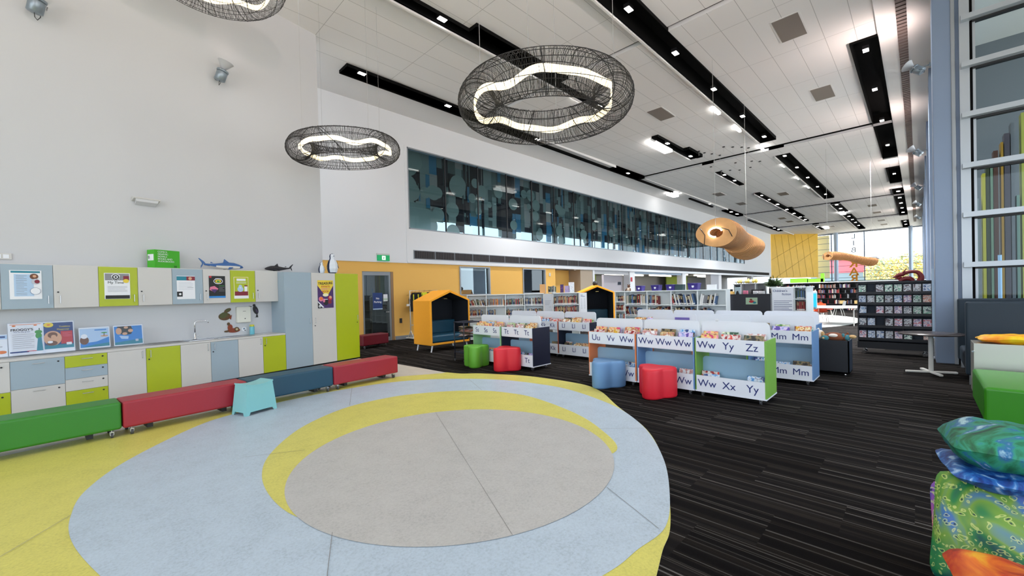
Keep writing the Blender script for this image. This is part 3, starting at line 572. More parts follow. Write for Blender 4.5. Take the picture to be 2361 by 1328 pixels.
# posters in clear stands, leaning on the worktop
ACR = glass_mat('acrylic', (.96, .97, .99), .0, fs=.25)
def stand(label, s, z0, w, h, shapes, texts):
    t = poster('leaning_display', label, K(s, .30, z0+h/2), (pi/2-.13, 0, KA), w, h, shapes, texts, 'display', 'displays standing on the worktop')
    mb = MB(); mb.box(-w/2-.012, w/2+.012, -h/2-.02, h/2+.012, .005, .007, ACR); mb.box(-w/2-.012, w/2+.012, -h/2-.022, -h/2-.018, -.01, .09, ACR); mb.build('acrylic_holder', t)
    return t
stand('half-seen blue and white flyer standing on the worktop at the left edge', -6.19, .91, .26, .34, [((-.13, .1, .13, .16), lbl), ((-.05, .12, .11, .145), dbl), (ell(.07, -.1, .05, .025), org), ((-.1, -.02, .08, -.01), gry)], [])
stand('white flyer headed Froggy\'s with a green frog, standing on the worktop', -5.87, .91, .36, .50, [((-.16, .225, .16, .232), org), ((-.17, -.21, .02, -.19), dbl), ((0, -.2, .12, -.19), red), (ell(.13, .1, .04, .03), grn), (ell(.13, .04, .035, .05), grn), ([(.10, -.2), (.17, -.2), (.16, .02), (.12, .0)], tq), ((.135, .13, .145, .16), BLK), (ell(-.12, .21, .02, .01), org), (ell(.1, .21, .02, .01), org)]+lines(-.14, .08, fr(-.14, .07, 8), gry, .004), [("FROGGY'S", .05, -.04, .145, BLK, 0, .001), ('Fun on the green', .024, -.04, .112, dbl)])
stand('navy, coral and teal flyer with a family photo, standing on the worktop', -5.52, .91, .35, .50, [((-.165, -.19, .165, .235), dbl), (ell(-.11, .2, .055, .04), yel), (ell(-.11, .2, .02, .012), org), ((-.165, -.19, .165, -.13), tq), ((.02, -.12, .155, .09), red), (ell(-.07, -.02, .1, .12), skin), (ell(-.07, .03, .055, .05), brn), (ell(-.06, .0, .03, .035), skin), (ell(-.08, -.1, .06, .04), brn), (ell(-.1, -.08, .03, .02), PAPER), ((.08, -.14, .14, -.1), PAPER)]+lines(.04, .14, fr(.0, .06, 4), pink, .005), [('Toddlers', .035, .07, .165, yel), ('Playgroup', .035, .05, .12, yel)])
stand('blue beach and pirate ship flyer, third wide one along the worktop', -5.10, .92, .38, .36, [((-.18, -.16, .18, .16), lbl), ([(-.18, -.16), (.18, -.16), (.18, 0), (.02, -.07), (-.18, -.09)], mbl), ([(-.18, -.16), (.18, -.16), (.18, -.1), (-.0, -.12)], tq), (ell(-.13, -.04, .055, .07), brn), (ell(-.13, .03, .04, .04), PAPER), (ell(.12, .02, .05, .015), skin), ([(.11, .02), (.12, .02), (.125, .07), (.115, .07)], brn), (ell(.12, .075, .04, .01), grn), ((.0, .12, .15, .138), mbl)], [])
stand('bright blue flyer with hands in water, rightmost on the worktop beside the drainer', -4.66, .92, .40, .36, [((-.19, -.165, .19, .165), mbl), ([(-.19, -.165), (.19, -.165), (.19, -.08), (-.19, -.12)], tq), ([(-.15, .165), (.04, .165), (.06, .1), (.04, .02), (-.05, 0), (-.12, .03)], BLK), (ell(-.13, .08, .04, .06), skin), (ell(-.05, .03, .035, .025), skin), (ell(.03, .08, .035, .03), skin), (ell(-.03, .14, .03, .02), skin), ([(-.13, .0), (.0, -.02), (-.01, -.07), (-.1, -.06)], lbl), ((.09, -.12, .13, -.08), lgr)], [])
# switch plate and emergency light, wall lamps
c = kit('wall_switch_plate', 'white double switch plate on the wall above the leftmost cabinet', 'switch', -6.15, .6, 2.42); MB().box(0, .2, 0, .02, 0, .1, WHITE).build('plate', c, .004); MB().box(.03, .09, -.006, 0, .02, .08, PAPER).build('rocker', c); MB().box(.11, .17, -.006, 0, .02, .08, PAPER).build('rocker', c)
c = kit('emergency_light', 'white wedge shaped emergency light fixed high on the kitchen wall', 'emergency light', -4.48, .46, 3.55)
T = Matrix.Rotation(pi/2, 4, 'Z') @ Matrix.Rotation(pi/2, 4, 'X')
mb = MB(); mb.add([(0, .15, .06), (.4, .15, .06), (.4, .15, .13), (0, .15, .13), (0, 0, .1), (.4, 0, .1), (.4, 0, .13), (0, 0, .13)], [(0, 1, 2, 3), (4, 7, 6, 5), (0, 4, 5, 1), (3, 2, 6, 7), (0, 3, 7, 4), (1, 5, 6, 2)], WHITE); mb.build('body', c, .004)
mb = MB(); mb.add([(.05, .145, .0), (.35, .145, .0), (.35, .15, .06), (.05, .15, .06), (.04, 0.02, .05), (.36, 0.02, .05), (.37, .01, .1), (.03, .01, .1)], [(0, 3, 2, 1), (4, 5, 6, 7), (0, 1, 5, 4), (0, 4, 7, 3), (1, 2, 6, 5)], M('frosted_plastic', srgb(210, 210, 214), .3)); mb.build('diffuser', c)
SPOTM = M('spotlight_aluminium', srgb(140, 152, 162), .35, .5)
def wall_spot(label, base, toward, aim, s=1.0, power=60):
    """spotlight: bracket on the wall, drum body and flared cone aimed up"""
    t = thing('wall_spotlight', label, 'spotlight', base, 0, 'cone shaped wall spotlights')
    out = Vector(toward).normalized(); a = Vector(aim).normalized(); c = out*.32*s
    R = a.to_track_quat('Z', 'Y').to_matrix().to_4x4(); T = Matrix.Translation(c) @ R @ Matrix.Scale(s, 4)
    MB().lathe([(.09, -.2), (.115, -.19), (.12, 0), (.115, .02)], SPOTM, 20, T).build('body', t)
    MB().lathe([(.125, .03), (.13, .04), (.13, .07), (.09, .09), (.05, .1)], SPOTM, 20, T).build('collar', t)
    MB().lathe([(.05, .1), (.17, .3), (.175, .3), (.16, .29), (.04, .11)], M('cone_white', srgb(205, 205, 208), .4), 24, T).build('shade', t)
    mb = MB(); mb.tube([T @ Vector(p) for p in ((.135, 0, -.02), (.2, 0, -.02), (.2, 0, .05))], .01*s, STEEL, 6); mb.tube([T @ Vector(p) for p in ((-.14, 0, .05), (.17, 0, .05))], .012*s, STEEL, 6)
    mb.tube([(0, 0, 0), out*.12*s, c-a*.05*s], .018*s, SPOTM, 8); mb.cyl((0, 0, 0), out*.03, .06*s, SPOTM, 14); mb.build('bracket', t)
    MB().tube([T @ Vector(p) for p in ((.1, 0, -.1), (.16, .03, -.2), (.12, .03, -.28), (.03, 0, -.27), (0, 0, -.2))], .006*s, DARK, 6).build('cable', t)
    li = bpy.data.lights.new('spotlight_lamp', 'SPOT'); li.energy = power; li.color = (1, .80, .74); li.spot_size = radians(150); li.spot_blend = 1; li.shadow_soft_size = .06
    lo = bpy.data.objects.new('spotlight_lamp', li); COL.objects.link(lo); p = Vector(base)+c+a*.36*s; lo.location = p; lo.rotation_euler = (-a).to_track_quat('Z', 'Y').to_euler()
    return t
# ================================================================ things on the cabinets
c = kit('display_box', 'bright green cardboard box with white lettering on top of the wall cabinets', 'box', -4.24, .27, 2.34)
c.rotation_euler.z = KA+.30
G1 = M('bright_green_card', srgb(66, 176, 30), .5)
MB().box(-.02, .43, 0, .2, 0, .345, G1).build('carton', c)
text('COMICS\nGRAPHIC\nNOVELS\nBOOKS AND\nAUDIOBOOKS', .045, PAPER, c, (.03, -.003, .215), (pi/2, 0, 0), align='LEFT')
o = text('B', .08, BLK, c, (-.023, .15, .20), (pi/2, 0, -pi/2)); MB().box(-.022, -.02, .03, .18, .14, .26, PAPER).build('side_label', c)
text('30', .06, BLK, c, (.34, -.003, .03))
def fish(name, label, loc, rz, L, mt, mb_, flip=1, eye=True, kind=0):
    t = thing(name, label, 'model shark', loc, rz, 'model sharks on the wall cabinets')
    prof = [(0, .10, .004, .004), (.03, .11, .03, .03), (.10, .12, .055, .055), (.22, .13, .075, .085), (.35, .13, .08, .095), (.5, .125, .07, .08), (.65, .13, .045, .05), (.78, .14, .026, .03), (.87, .15, .018, .024), (.9, .15, .008, .02)]
    rings = []; low = []
    for x, z, ry, rz_ in prof:
        rings.append([(flip*(x-.45)*L, ry*L*cos(2*pi*k/8), (z+rz_*sin(2*pi*k/8)-.03)*L) for k in range(8)])
    m = MB(); m.loft(rings, mt, smooth=False); o = m.build('body', t)
    # lower half gets the belly colour
    me = o.data; me.materials.append(mb_)
    for p in me.polygons:
        if p.center.z < (.085 if kind == 0 else -1)*L and abs(p.center.x) < .36*L: p.material_index = 1
    zz = lambda x, z: (flip*(x-.45)*L, z*L)
    fin = MB(); T = Matrix.Rotation(pi/2, 4, 'X') @ Matrix.Translation((0, 0, -.008))
    sg = flip
    def pr(pts, m=mt):
        q = [zz(*p) for p in pts]
        if sg < 0: q = q[::-1]
        fin.prism(q, 0, .016, m, T=T)
    pr([(.33, .18), (.48, .18), (.47, .20), (.45, .275)]); fin.build('dorsal_fin', t)
    fin = MB(); pr([(.86, .10), (.9, .15), (.97, .03), (.965, .09), (.94, .13), (.95, .17), (1.02, .27), (1.0, .27), (.9, .19), (.86, .13)]); fin.build('tail_fin', t)
    fin = MB(); pr([(.70, .16), (.76, .16), (.75, .19)]); fin.build('rear_fin', t)
    for sd in (1, -1):
        q = MB(); q.add([(flip*(.27-.45)*L, sd*.06*L, .07*L), (flip*(.36-.45)*L, sd*.06*L, .07*L), (flip*(.44-.45)*L, sd*.17*L, .0), (flip*(.40-.45)*L, sd*.17*L, .0), (flip*(.27-.45)*L, sd*.06*L, .05*L), (flip*(.36-.45)*L, sd*.06*L, .05*L)], [(0, 1, 2, 3), (4, 3, 2, 5), (0, 4, 5, 1), (0, 3, 4), (1, 5, 2)], mt); q.build('pectoral_fin', t)
    return t
fish('model_shark', 'blue model shark with white belly lying on the wall cabinets', K(-3.05, .38, 2.345), KA, .83, M('shark_blue', srgb(58, 100, 158), .5), M('shark_white', srgb(225, 222, 216), .5), -1)
fish('model_shark', 'small black model shark lying beside the tall cupboard', K(-1.93, .38, 2.345), KA, .66, M('shark_black', srgb(34, 32, 38), .5), M('shark_black2', srgb(40, 38, 44), .5), 1)
PW = M('penguin_white', srgb(222, 228, 236), .5); PB = M('penguin_blue', srgb(40, 52, 82), .5)
def penguin(label, loc, h):
    t = thing('penguin_figure', label, 'penguin figure', loc, KA, 'folded paper penguins on the tall cupboard'); n = 8
    prof = [(.12, .0), (.2, .06), (.25, .25), (.24, .45), (.19, .62), (.12, .74), (.12, .8), (.13, .88), (.09, .97), (.03, 1.0)]
    m = MB(); m.lathe([(r*h, z*h) for r, z in prof], PB, n, smooth=False); m.build('body', t)
    m = MB(); m.loft([[(r*1.03*sin(q_)*h, -r*1.03*cos(q_)*h-.004, z*h) for q_ in (-1.15, -.6, 0, .6, 1.15)] for r, z in prof[1:9]], PW, cap=False, smooth=False); m.build('belly', t)
    for sd in (-1, 1):
        m = MB(); m.add([(sd*.18*h, 0, .62*h), (sd*.24*h, -.05*h, .58*h), (sd*.36*h, -.02*h, .26*h), (sd*.25*h, .03*h, .4*h)], [(0, 1, 2, 3), (3, 2, 1, 0)], PB); m.build('flipper', t)
    MB().cyl((0, -.1*h, .88*h), (0, -.19*h, .86*h), .03*h, PB, 6, .005*h).build('beak', t)
    return t
penguin('large white fronted paper penguin standing on the tall cupboard', K(-.60, .22, 2.31), .53)
penguin('small paper penguin standing beside the large one on the tall cupboard', K(-.86, .3, 2.31), .30)
# ================================================================ benches
def bench(name, label, p0, p1, mat, depth=.42, h=.44, z0=.10, ctr=(.06, .5), grp='upholstered benches in a row before the kitchen'):
    p0 = Vector(p0); p1 = Vector(p1); p0.z = p1.z = 0; d = p1-p0; a = atan2(d.y, d.x); L = d.length-.006
    t = thing(name, label, 'bench', p0, a, grp)
    mb = B(.003, L, 0, depth, z0, h, mat); mb.build('seat_block', t, .028, 4)
    for x in (.25, L-.31): MB().box(x, x+.06, .1, .3, .03, z0, DARK).build('glide_block', t)
    for x in (.09, L-.09):
        for y in (.05, depth-.06): caster(t, x, y)
    return t
LEATH = dict(rough=.42, noise=.06, nscale=200, bump=.12)
BG = M('green_vinyl', srgb(44, 124, 30), **LEATH); BR = M('crimson_vinyl', srgb(158, 32, 48), **LEATH); BT = M('teal_vinyl', srgb(24, 70, 92), **LEATH); BR2 = M('maroon_vinyl', srgb(110, 16, 34), **LEATH)
q = [atZ(*p, .44) for p in ((282, 927), (571, 878.5), (769, 845.5), (918, 821))]
d01 = (q[1]-q[0]).normalized()
gd = (atZ(281, 927, .44)-atZ(0, 972, .44)); g0 = atZ(281, 927, .44)-gd.normalized()*1.6
bench('padded_bench', 'green padded bench on castors at the left edge of the row', g0, atZ(281, 927, .44), BG)
bench('padded_bench', 'crimson padded bench on castors between the green and teal benches', q[0], q[1], BR)
bench('padded_bench', 'teal padded bench on castors behind the aqua step stool', q[1], q[2], BT)
bench('padded_bench', 'crimson padded bench on castors at the right end of the row', q[2], q[3], BR)
p = atZ(863, 792, 0)
bench('padded_bench', 'dark maroon bench by the glass door, behind the tall cupboard', (5.9, 12.6, 0), (6.9, 12.78, 0), BR2, grp='maroon bench by the door')
# step stool
AQ = M('aqua_plastic_stool', srgb(134, 196, 198), .4)
fl = atZ(567, 962); fr_ = atZ(639, 942); bl = atZ(541, 953)
a = atan2(fr_.y-fl.y, fr_.x-fl.x)
t = thing('step_stool', 'aqua plastic step stool with curved top in front of the teal bench', 'stool', fl, a)
W = (fr_-fl).length; D = .34; H = .46; ins = .045
def face(y, yi):
    pts = [(0, 0), (.05, 0), (.07, .05), (W-.07, .05), (W-.05, 0), (W, 0), (W-ins*.05/H, .05), (W-ins, H-.01)]+[(W-ins-(W-2*ins)*k/8, H-.035+.03*(2*k/8-1)**2) for k in range(1, 8)]+[(ins, H-.01), (ins*.05/H, .05)]
    return pts
mb = MB()
pf = face(0, 0); n = len(pf)
yA = lambda z: ins*.6*z/H; yB = lambda z: D-ins*.6*z/H
for fn, rev in ((yA, False), (yB, True)):
    o1 = [(x, fn(z), z) for x, z in pf]; mb.add(o1, [tuple(range(n)) if not rev else tuple(reversed(range(n)))], AQ)
    o2 = [(x, fn(z)+(.012 if not rev else -.012), z) for x, z in pf]; mb.add(o2, [tuple(range(n)) if rev else tuple(reversed(range(n)))], AQ)
for x0, x1 in ((0, ins), (W, W-ins)):
    mb.add([(x0, yA(0), 0), (x0, .05, 0), (x0*.9+x1*.1, .07, .05), (x0*.9+x1*.1, D-.07, .05), (x0, D-.05, 0), (x0, D, 0), (x1, yB(H), H-.01), (x1, yA(H), H-.01)], [tuple(range(8)), tuple(reversed(range(8)))], AQ)
mb.build('legs', t)
prof = [(ins-.008+(W-2*ins+.016)*k/10, H-.03+.032*(2*k/10-1)**2) for k in range(11)]; prof = prof+[(x, z-.022) for x, z in prof[::-1]]
T = Matrix(((1, 0, 0, 0), (0, 0, 1, 0), (0, 1, 0, 0), (0, 0, 0, 1)))
mb = MB(); mb.prism(prof, yA(H)-.008, yB(H)+.008, AQ, T=T); mb.build('seat', t, .004, 2)
# ================================================================ clover poufs
def pouf(label, c, mat, R=.235, H=.49, rot=0.0, lobes=3, amp=.25):
    t = thing('clover_pouf', label, 'pouf', c, rot, 'clover shaped poufs by the book bins')
    n = 72; f = lambda th: R*(1+amp*cos(lobes*th))
    prof = [(.90, 0), (.97, .012), (1, .035), (1, .2), (1.0, H-.05), (.985, H-.025), (.94, H-.006), (.85, H), (.6, H-.006), (.3, H-.010), (.04, H-.011)]
    rings = [[(f(2*pi*k/n)*s*cos(2*pi*k/n)*(1+.02*sin(6*z)), f(2*pi*k/n)*s*sin(2*pi*k/n), z) for k in range(n)] for s, z in prof]
    m = MB(); m.loft(rings, mat); m.build('cushion_block', t)
    return t
PR = M('red_vinyl', srgb(214, 30, 48), rough=.5, bump=.1, nscale=150); PG = M('apple_green_vinyl', srgb(98, 168, 48), rough=.5, bump=.1, nscale=150); PBL = M('sky_blue_vinyl', srgb(104, 146, 190), rough=.5, bump=.1, nscale=150)
def under(px, py, back=.22):
    p = atZ(px, py); d = Vector((p.x, p.y, 0)).normalized(); return p+d*back
pouf('green clover pouf in front of the bins lettered Ss', under(1098, 848), PG, .26, rot=radians(222), amp=.25)
pouf('red clover pouf in front of the bins lettered Tt', under(1168, 857), PR, .265, .50, rot=radians(58))
pouf('pale blue clover pouf in front of the bins lettered Uu', under(1398, 896), PBL, .27, .46, rot=radians(60))
pouf('red clover pouf in front of the middle bins lettered Ww', under(1512, 921), PR, .26, .47, rot=radians(64))
# ================================================================ ring lamps and wooden tube lamps
WIRE = M('dark_wire', (.012, .011, .011), .5); LED = M('warm_led', (1, .9, .7), .5, emit=(1, .84, .52), estr=2.6)
def ring_mesh(R, r, seed):
    rn = random.Random(seed); a = MB()
    for k in range(9):
        th = 2*pi*k/9+.2; a.tube([((R+r*cos(th))*cos(p), (R+r*cos(th))*sin(p), r*sin(th)) for p in [2*pi*i/72 for i in range(72)]], .0045, WIRE, 4, closed=True)
    for k in range(9):
        p = 2*pi*k/9+rn.random()*.4; tl = rn.uniform(-.25, .25)
        a.tube([((R+r*cos(th))*cos(p+tl*sin(th)), (R+r*cos(th))*sin(p+tl*sin(th)), r*sin(th)) for th in [2*pi*i/20 for i in range(20)]], .006, WIRE, 4, closed=True)
    b = MB()
    for k in range(330):
        p = 2*pi*k/330+rn.uniform(-.008, .008); tl = rn.gauss(0, .014); rr = r*rn.uniform(.985, 1.01)
        b.tube([((R+rr*cos(th))*cos(p+tl*sin(th)+.005*sin(3*th+k)), (R+rr*cos(th))*sin(p+tl*sin(th)), rr*sin(th)) for th in [2*pi*i/16 for i in range(16)]], .0024, WIRE, 3, closed=True)
    c = MB(); N = 160; top = []
    pts = [((R+.04*sin(3*p+seed)+.015*sin(7*p))*cos(p), (R+.04*sin(3*p+seed)+.015*sin(7*p))*sin(p), .035*sin(5*p+seed)+.018*sin(9*p)) for p in [2*pi*i/N for i in range(N)]]
    v = []
    for x, y, z in pts: v += [(x, y, z-.045), (x, y, z+.045), (x*1.02, y*1.02, z+.045), (x*1.02, y*1.02, z-.045)]
    f = []
    for i in range(N):
        j = (i+1) % N
        for k in range(4): f.append((i*4+k, i*4+(k+1) % 4, j*4+(k+1) % 4, j*4+k))
    c.add(v, f, LED, True)
    return a.mesh('frame'), b.mesh('wire_wrap'), c.mesh('led_ribbon')
def ring_lamp(label, c, meshes, tilt=(0, 0), rz=0, wires=4, R=.94, r=.26):
    t = thing('ring_pendant_lamp', label, 'pendant lamp', c, rz, 'woven wire ring lamps'); t.rotation_euler = (tilt[0], tilt[1], rz)
    for me in meshes: o = bpy.data.objects.new(me.name, me); COL.objects.link(o); o.parent = t
    mb = MB(); inv = (Matrix.Translation(c) @ t.rotation_euler.to_matrix().to_4x4()).inverted()
    for k in range(wires):
        mb = MB(); p = Vector((R*cos(2*pi*k/wires+.5), R*sin(2*pi*k/wires+.5), r)); wp = Matrix.Translation(c) @ t.rotation_euler.to_matrix().to_4x4() @ p; top = inv @ Vector((wp.x, wp.y, 8.72))
        mb.cyl(p, top, .0035, M('steel_cable', (.6, .6, .6), .3, .9), 4); mb.build('suspension_cable', t)
    return t
m1 = ring_mesh(.94, .26, 1)
ring_lamp('large woven wire ring lamp nearest the camera, hanging in the middle of the hall', atF(1256, 240, 5.75), m1, (radians(2), radians(-2)))
ring_lamp('woven wire ring lamp hanging before the kitchen wall corner, lower than the others', atF(796, 346, 9.3), m1, (radians(-4), radians(-5)), 1.2)
ring_lamp('woven wire ring lamp cut off by the top of the photo, above the kitchen', atF(478, -82, 7.1), m1, (radians(3), 0), 2.1)
PLY = M('plywood', srgb(206, 154, 98), .6, noise=.15, nscale=6); PLYD = M('plywood_edge', srgb(160, 112, 66), .7)
def tube_lamp(label, a, b, R, n, seed, hole=.35, squash=.75):
    a = Vector(a); b = Vector(b); d = b-a; t = thing('wooden_tube_lamp', label, 'pendant lamp', a, 0, 'stacked plywood tube lamps')
    rn = random.Random(seed); mb = MB(); ax = d.normalized(); side = ax.cross(Vector((0, 0, 1))).normalized(); up = side.cross(ax)
    for i in range(n):
        f = i/(n-1); c = d*f+up*.06*sin(f*5); s = R*(1-.12*sin(f*pi)+.05*sin(f*9)); N = 28; th = d.length/n*.55
        ring = []
        for (q, e) in ((hole, 0), (1, 0), (1, th), (hole, th)):
            ring.append([tuple(c+ax*e+side*(s*q*(1 if q > .5 else 1)*cos(2*pi*k/N+.0))+up*(s*squash*q*sin(2*pi*k/N)*(1+.12*cos(2*pi*k/N+f*2)))) for k in range(N)])
        ring.append(ring[0]); mb.loft(ring[:2], PLY, cap=False, smooth=False); mb.loft(ring[1:3], PLYD, cap=False); mb.loft(ring[2:4], PLY, cap=False, smooth=False); mb.loft(ring[3:5], PLYD, cap=False)
    mb.build('plywood_rings', t)
    mb = MB(); mb.tube([tuple(d*.02*0-ax*.05+side*(.16*R*2*cos(x))+up*(.12*R*2*sin(x))) for x in [.2+4.6*i/20 for i in range(21)]], .022, M('led_tube', (1, 1, 1), .5, emit=(1, .96, .88), estr=9), 6); (mb.build('led_tube', t) if seed == 1 else None)
    mb = MB(); mb.tube([(0, 0, R*squash*.5), (0, 0, 8.6-a.z)], .006, WHITE, 4); mb.build('suspension_cable', t); mb = MB(); mb.tube([tuple(d+Vector((0, 0, .1))), (d.x, d.y, 8.6-a.z)], .006, WHITE, 4); mb.build('suspension_cable', t)
    mb = MB(); mb.tube([tuple(-ax*.04+side*(-.75*R)+up*.3*R), tuple(-ax*.06-side*.5*R-up*.1*R), tuple(-ax*.04-side*.55*R-up*.6*R)], .012, BLK, 5); mb.tube([tuple(-ax*.04+side*(.3*R)+up*.2*R), tuple(-ax*.06+side*.65*R+up*.05*R), tuple(-ax*.04+side*.8*R-up*.3*R)], .012, BLK, 5); mb.build('wiring', t)
    return t
tube_lamp('large tube lamp of stacked oval plywood rings hanging before the upper window', atF(1650, 536, 12.5), atF(1722, 566, 15.6), .58, 30, 1)
tube_lamp('far tube lamp of plywood rings seen from the side, before the end window', atF(1908, 590, 21), atF(2010, 600, 21.4), .31, 44, 2, squash=.7)
# ================================================================ ceiling lights, sprinkler stubs
DLM = M('downlight_lens', (1, 1, 1), .4, emit=(1, .97, .92), estr=14)
dl0 = None
def downlight(x, y, label, sc=1.0, real=False):
    global dl0
    if dl0 is None:
        dl0 = thing('downlight', label, 'downlight', (x, y, 8.66), 0, 'downlights in the black ceiling slots')
        MB().box(-.12, .12, -.075, .075, 0, .1, DARK).build('housing', dl0); MB().box(-.11, .11, -.065, .065, -.012, 0, DLM).build('lens', dl0); o = dl0
    else:
        o = copy_tree(dl0); o.location = (x, y, 8.66); o['label'] = label
    o.scale = (sc, sc, 1)
    if real:
        li = bpy.data.lights.new('downlight_lamp', 'SPOT'); li.energy = (1300 if y > 12 else 4600) if x > 13.2 else (800 if x > 8 else 150); li.color = (.97, .98, 1); li.spot_size = radians(118); li.spot_blend = 1; li.shadow_soft_size = .1
        lo = bpy.data.objects.new('downlight_lamp', li); COL.objects.link(lo); lo.location = (x, y, 8.62)
    return o
rows = [('black slot beside the upper window', 12.3, [5.97, 9.28, 14.3, 22.5, 30.1, 36.0, 41.5, 43.2, 57.5, 59.5]), ('black slot second from the upper window', 8.5, [2.5, 6.3, 9.8, 13.5, 19.4, 22.2, 27.5, 29.5, 36, 38.2, 41, 44.5, 47.5, 50.5, 53, 60.5]),
        ('black slot third from the upper window', 5.05, [2.6, 6.0, 9.45, 12.2, 15.4, 18.7, 22, 26.1, 29.2, 32.5, 36.1, 39.6, 45.6, 48.2, 54.5, 57.5, 60.5, 64]), ('black slot nearest the right wall', 1.06, [3, 7.5, 12.9, 16.3, 19.8, 23.8, 28.2, 35.9, 43, 46.3, 49.5, 52.8, 56.2, 64.5, 68])]
for nm, y, xs in rows:
    for i, x in enumerate(xs): downlight(x, y, 'small white downlight in the %s, %s from the camera' % (nm, nth(i+1)), 1.0 if x < 40 else 1.5, real=(i % 2 == 0 and x < 50))
for i, (x, y, lab) in enumerate([(17.3, 5.6, 'first one beside the third slot'), (20.0, 5.6, 'second one beside the third slot'), (23.8, 5.55, 'third one beside the third slot'), (28, 5.5, 'fourth one, beside the slot beyond the second joint'), (32, 5.5, 'fifth one, beyond the second joint'), (35.5, 5.5, 'sixth one, beyond the second joint'), (32.0, 1.1, 'between the slots nearest the right wall'), (12.4, 8.72, 'seen through the big ring lamp')]):
    solo('linear_ceiling_light', MB().box(-.35, .35, -.05, .05, 0, .05, DLM), 'slim white linear light on the ceiling, '+lab, 'ceiling light', (x, y, 8.60), 0, 'slim linear ceiling lights')
LB = M('light_box', (1, 1, 1), .4, emit=(1, .98, .95), estr=8)
for x, y, lab, w in [(19.4, 8.85, 'hanging in the slot left of the tube lamp', .9), (50.8, 5.2, 'beyond the third joint, centre', .8), (62, 7.9, 'far left, close to the golden panel', .8), (29.9, 12.8, 'at the end of the thin slot by the upper window', .6)]:
    g = solo('ceiling_light_box', MB().box(-w, w, -.2, .2, 0, .12, LB), 'bright rectangular ceiling light box, '+lab, 'ceiling light', (x, y, 8.50), 0, 'bright rectangular ceiling light boxes')
hk = None
for i in range(16):
    x, y = [(22.3, 6.9), (22.7, 6.6), (23.1, 6.3), (23.5, 6.1), (22.0, 8.0), (22.5, 7.9), (23.0, 7.7), (23.6, 7.5), (25.6, 6.5), (26, 6.2), (26.3, 8.3), (26.6, 7.9), (25.2, 7.2), (27, 7.5), (24.9, 8.4), (26.9, 6.9)][i]
    solo('ceiling_hook', MB().cyl((0, 0, -.25), (0, 0, 0), .006, WHITE, 5).cyl((0, 0, -.03), (0, 0, 0), .06, DARK, 10), 'small dark ceiling hook with a short hanging wire above the wooden tube lamp', 'ceiling hook', (x, y, zc(x)), 0, 'small ceiling hooks with short wires')
# wall spotlights on the kitchen wall and the right wall
wall_spot('spotlight with cone shade at the top left corner, on the kitchen wall', K(-5.62, .62, 6.55), (-KN)+Vector((0, 0, .1)), Vector((.18, 0, 1))-KN*.15, .85, 5)
wall_spot('spotlight with cone shade on the kitchen wall, right of the clipped one', K(-2.99, .62, 6.55), (-KN)+Vector((0, 0, .1)), Vector((.25, 0, 1))-KN*.15, .85, 5)
for i, (px, py, x, sz, lab) in enumerate([(2138, 150, 15.2, .85, 'nearest the camera'), (2136, 345, 22.5, .9, 'second along'), (2133, 428, 32, .9, 'third along'), (2129, 468, 42, .9, 'fourth along'), (2124, 500, 54, .9, 'furthest visible')]):
    b_ = atY(px, py, -.27) if i == 0 else atX(px, py, x); b_.y = -.27; b_.x = x; d_ = atX(px, py, x); b_.z = d_.z
    wall_spot('cone spotlight on the right wall columns, '+lab, b_, (0, 1, -.1), (.25, .9, .9), sz, 150)
for i, (x, y) in enumerate([(-5.5, -.5), (.5, -.5), (6.5, -.5)]):  # unseen spotlights added behind the camera to brighten the ceiling
    wall_spot('unseen cone spotlight added behind the camera to brighten the ceiling, %s' % nth(i+1), (x, y, 6.6), (0, 1, -.1), (.2, .9, .8), .9, 520)
struct('trim_added_lamp_beam', MB().box(-7, 7.5, -.7, -.5, 6.45, 6.75, COLM))  # unseen beam, added only to carry these extra spotlights
# exit sign
t = thing('exit_sign', 'green exit sign with running figure above the glass door', 'exit sign', (7.51, LW-.04, 3.0))
EG = M('exit_green', srgb(0, 130, 70), .4, emit=srgb(0, 150, 90), estr=.6)
MB().box(-.24, .24, -.03, .03, .0, .21, EG).build('panel', t); MB().box(-.25, .25, -.01, .035, .2, .27, WHITE).build('housing', t)
mb = MB(); mb.box(-.07, .07, -.034, -.031, .03, .18, M('exit_white', (.9, .95, .9), .4, emit=(.9, 1, .95), estr=.8)); T = Matrix.Rotation(pi/2, 4, 'X') @ Matrix.Translation((0, 0, .035))
for s in (ell(.01, .155, .014, .014), [(-.02, .13), (.02, .13), (.01, .08), (-.02, .08)], [(-.02, .085), (-.05, .04), (-.03, .04), (0, .08)], [(0, .085), (.03, .06), (.03, .035), (.01, .055)], [(.02, .125), (.045, .11), (.04, .1), (.01, .11)]): mb.prism(s, 0, .002, EG, T=T)
mb.build('pictogram', t)
t = poster('door_sign', 'blue sign reading No Parking taped on the glass door', (7.30, LW+.09, 1.50), (pi/2, 0, 0), .38, .62, [((-.19, -.31, .19, .31), dbl), ((-.19, -.31, .19, -.27), lbl)], [('No', .10, 0, .1, PAPER, 0, .002), ('Parking', .10, 0, -.03, PAPER, 0, .002)], 'sign')
poster('door_notice', 'small pale notice on the glass door beside the blue sign', (7.62, LW+.09, 1.62), (pi/2, 0, 0), .17, .26, [((-.08, -.1, .08, -.02), C('pale_green_print', 190, 210, 190))], [], 'notice')
solo('wall_socket', MB().box(-.05, .05, -.02, 0, -.09, .09, DARK), 'black socket plate low on the ochre wall beside the door', 'socket', (8.20, LW+.03, .72))
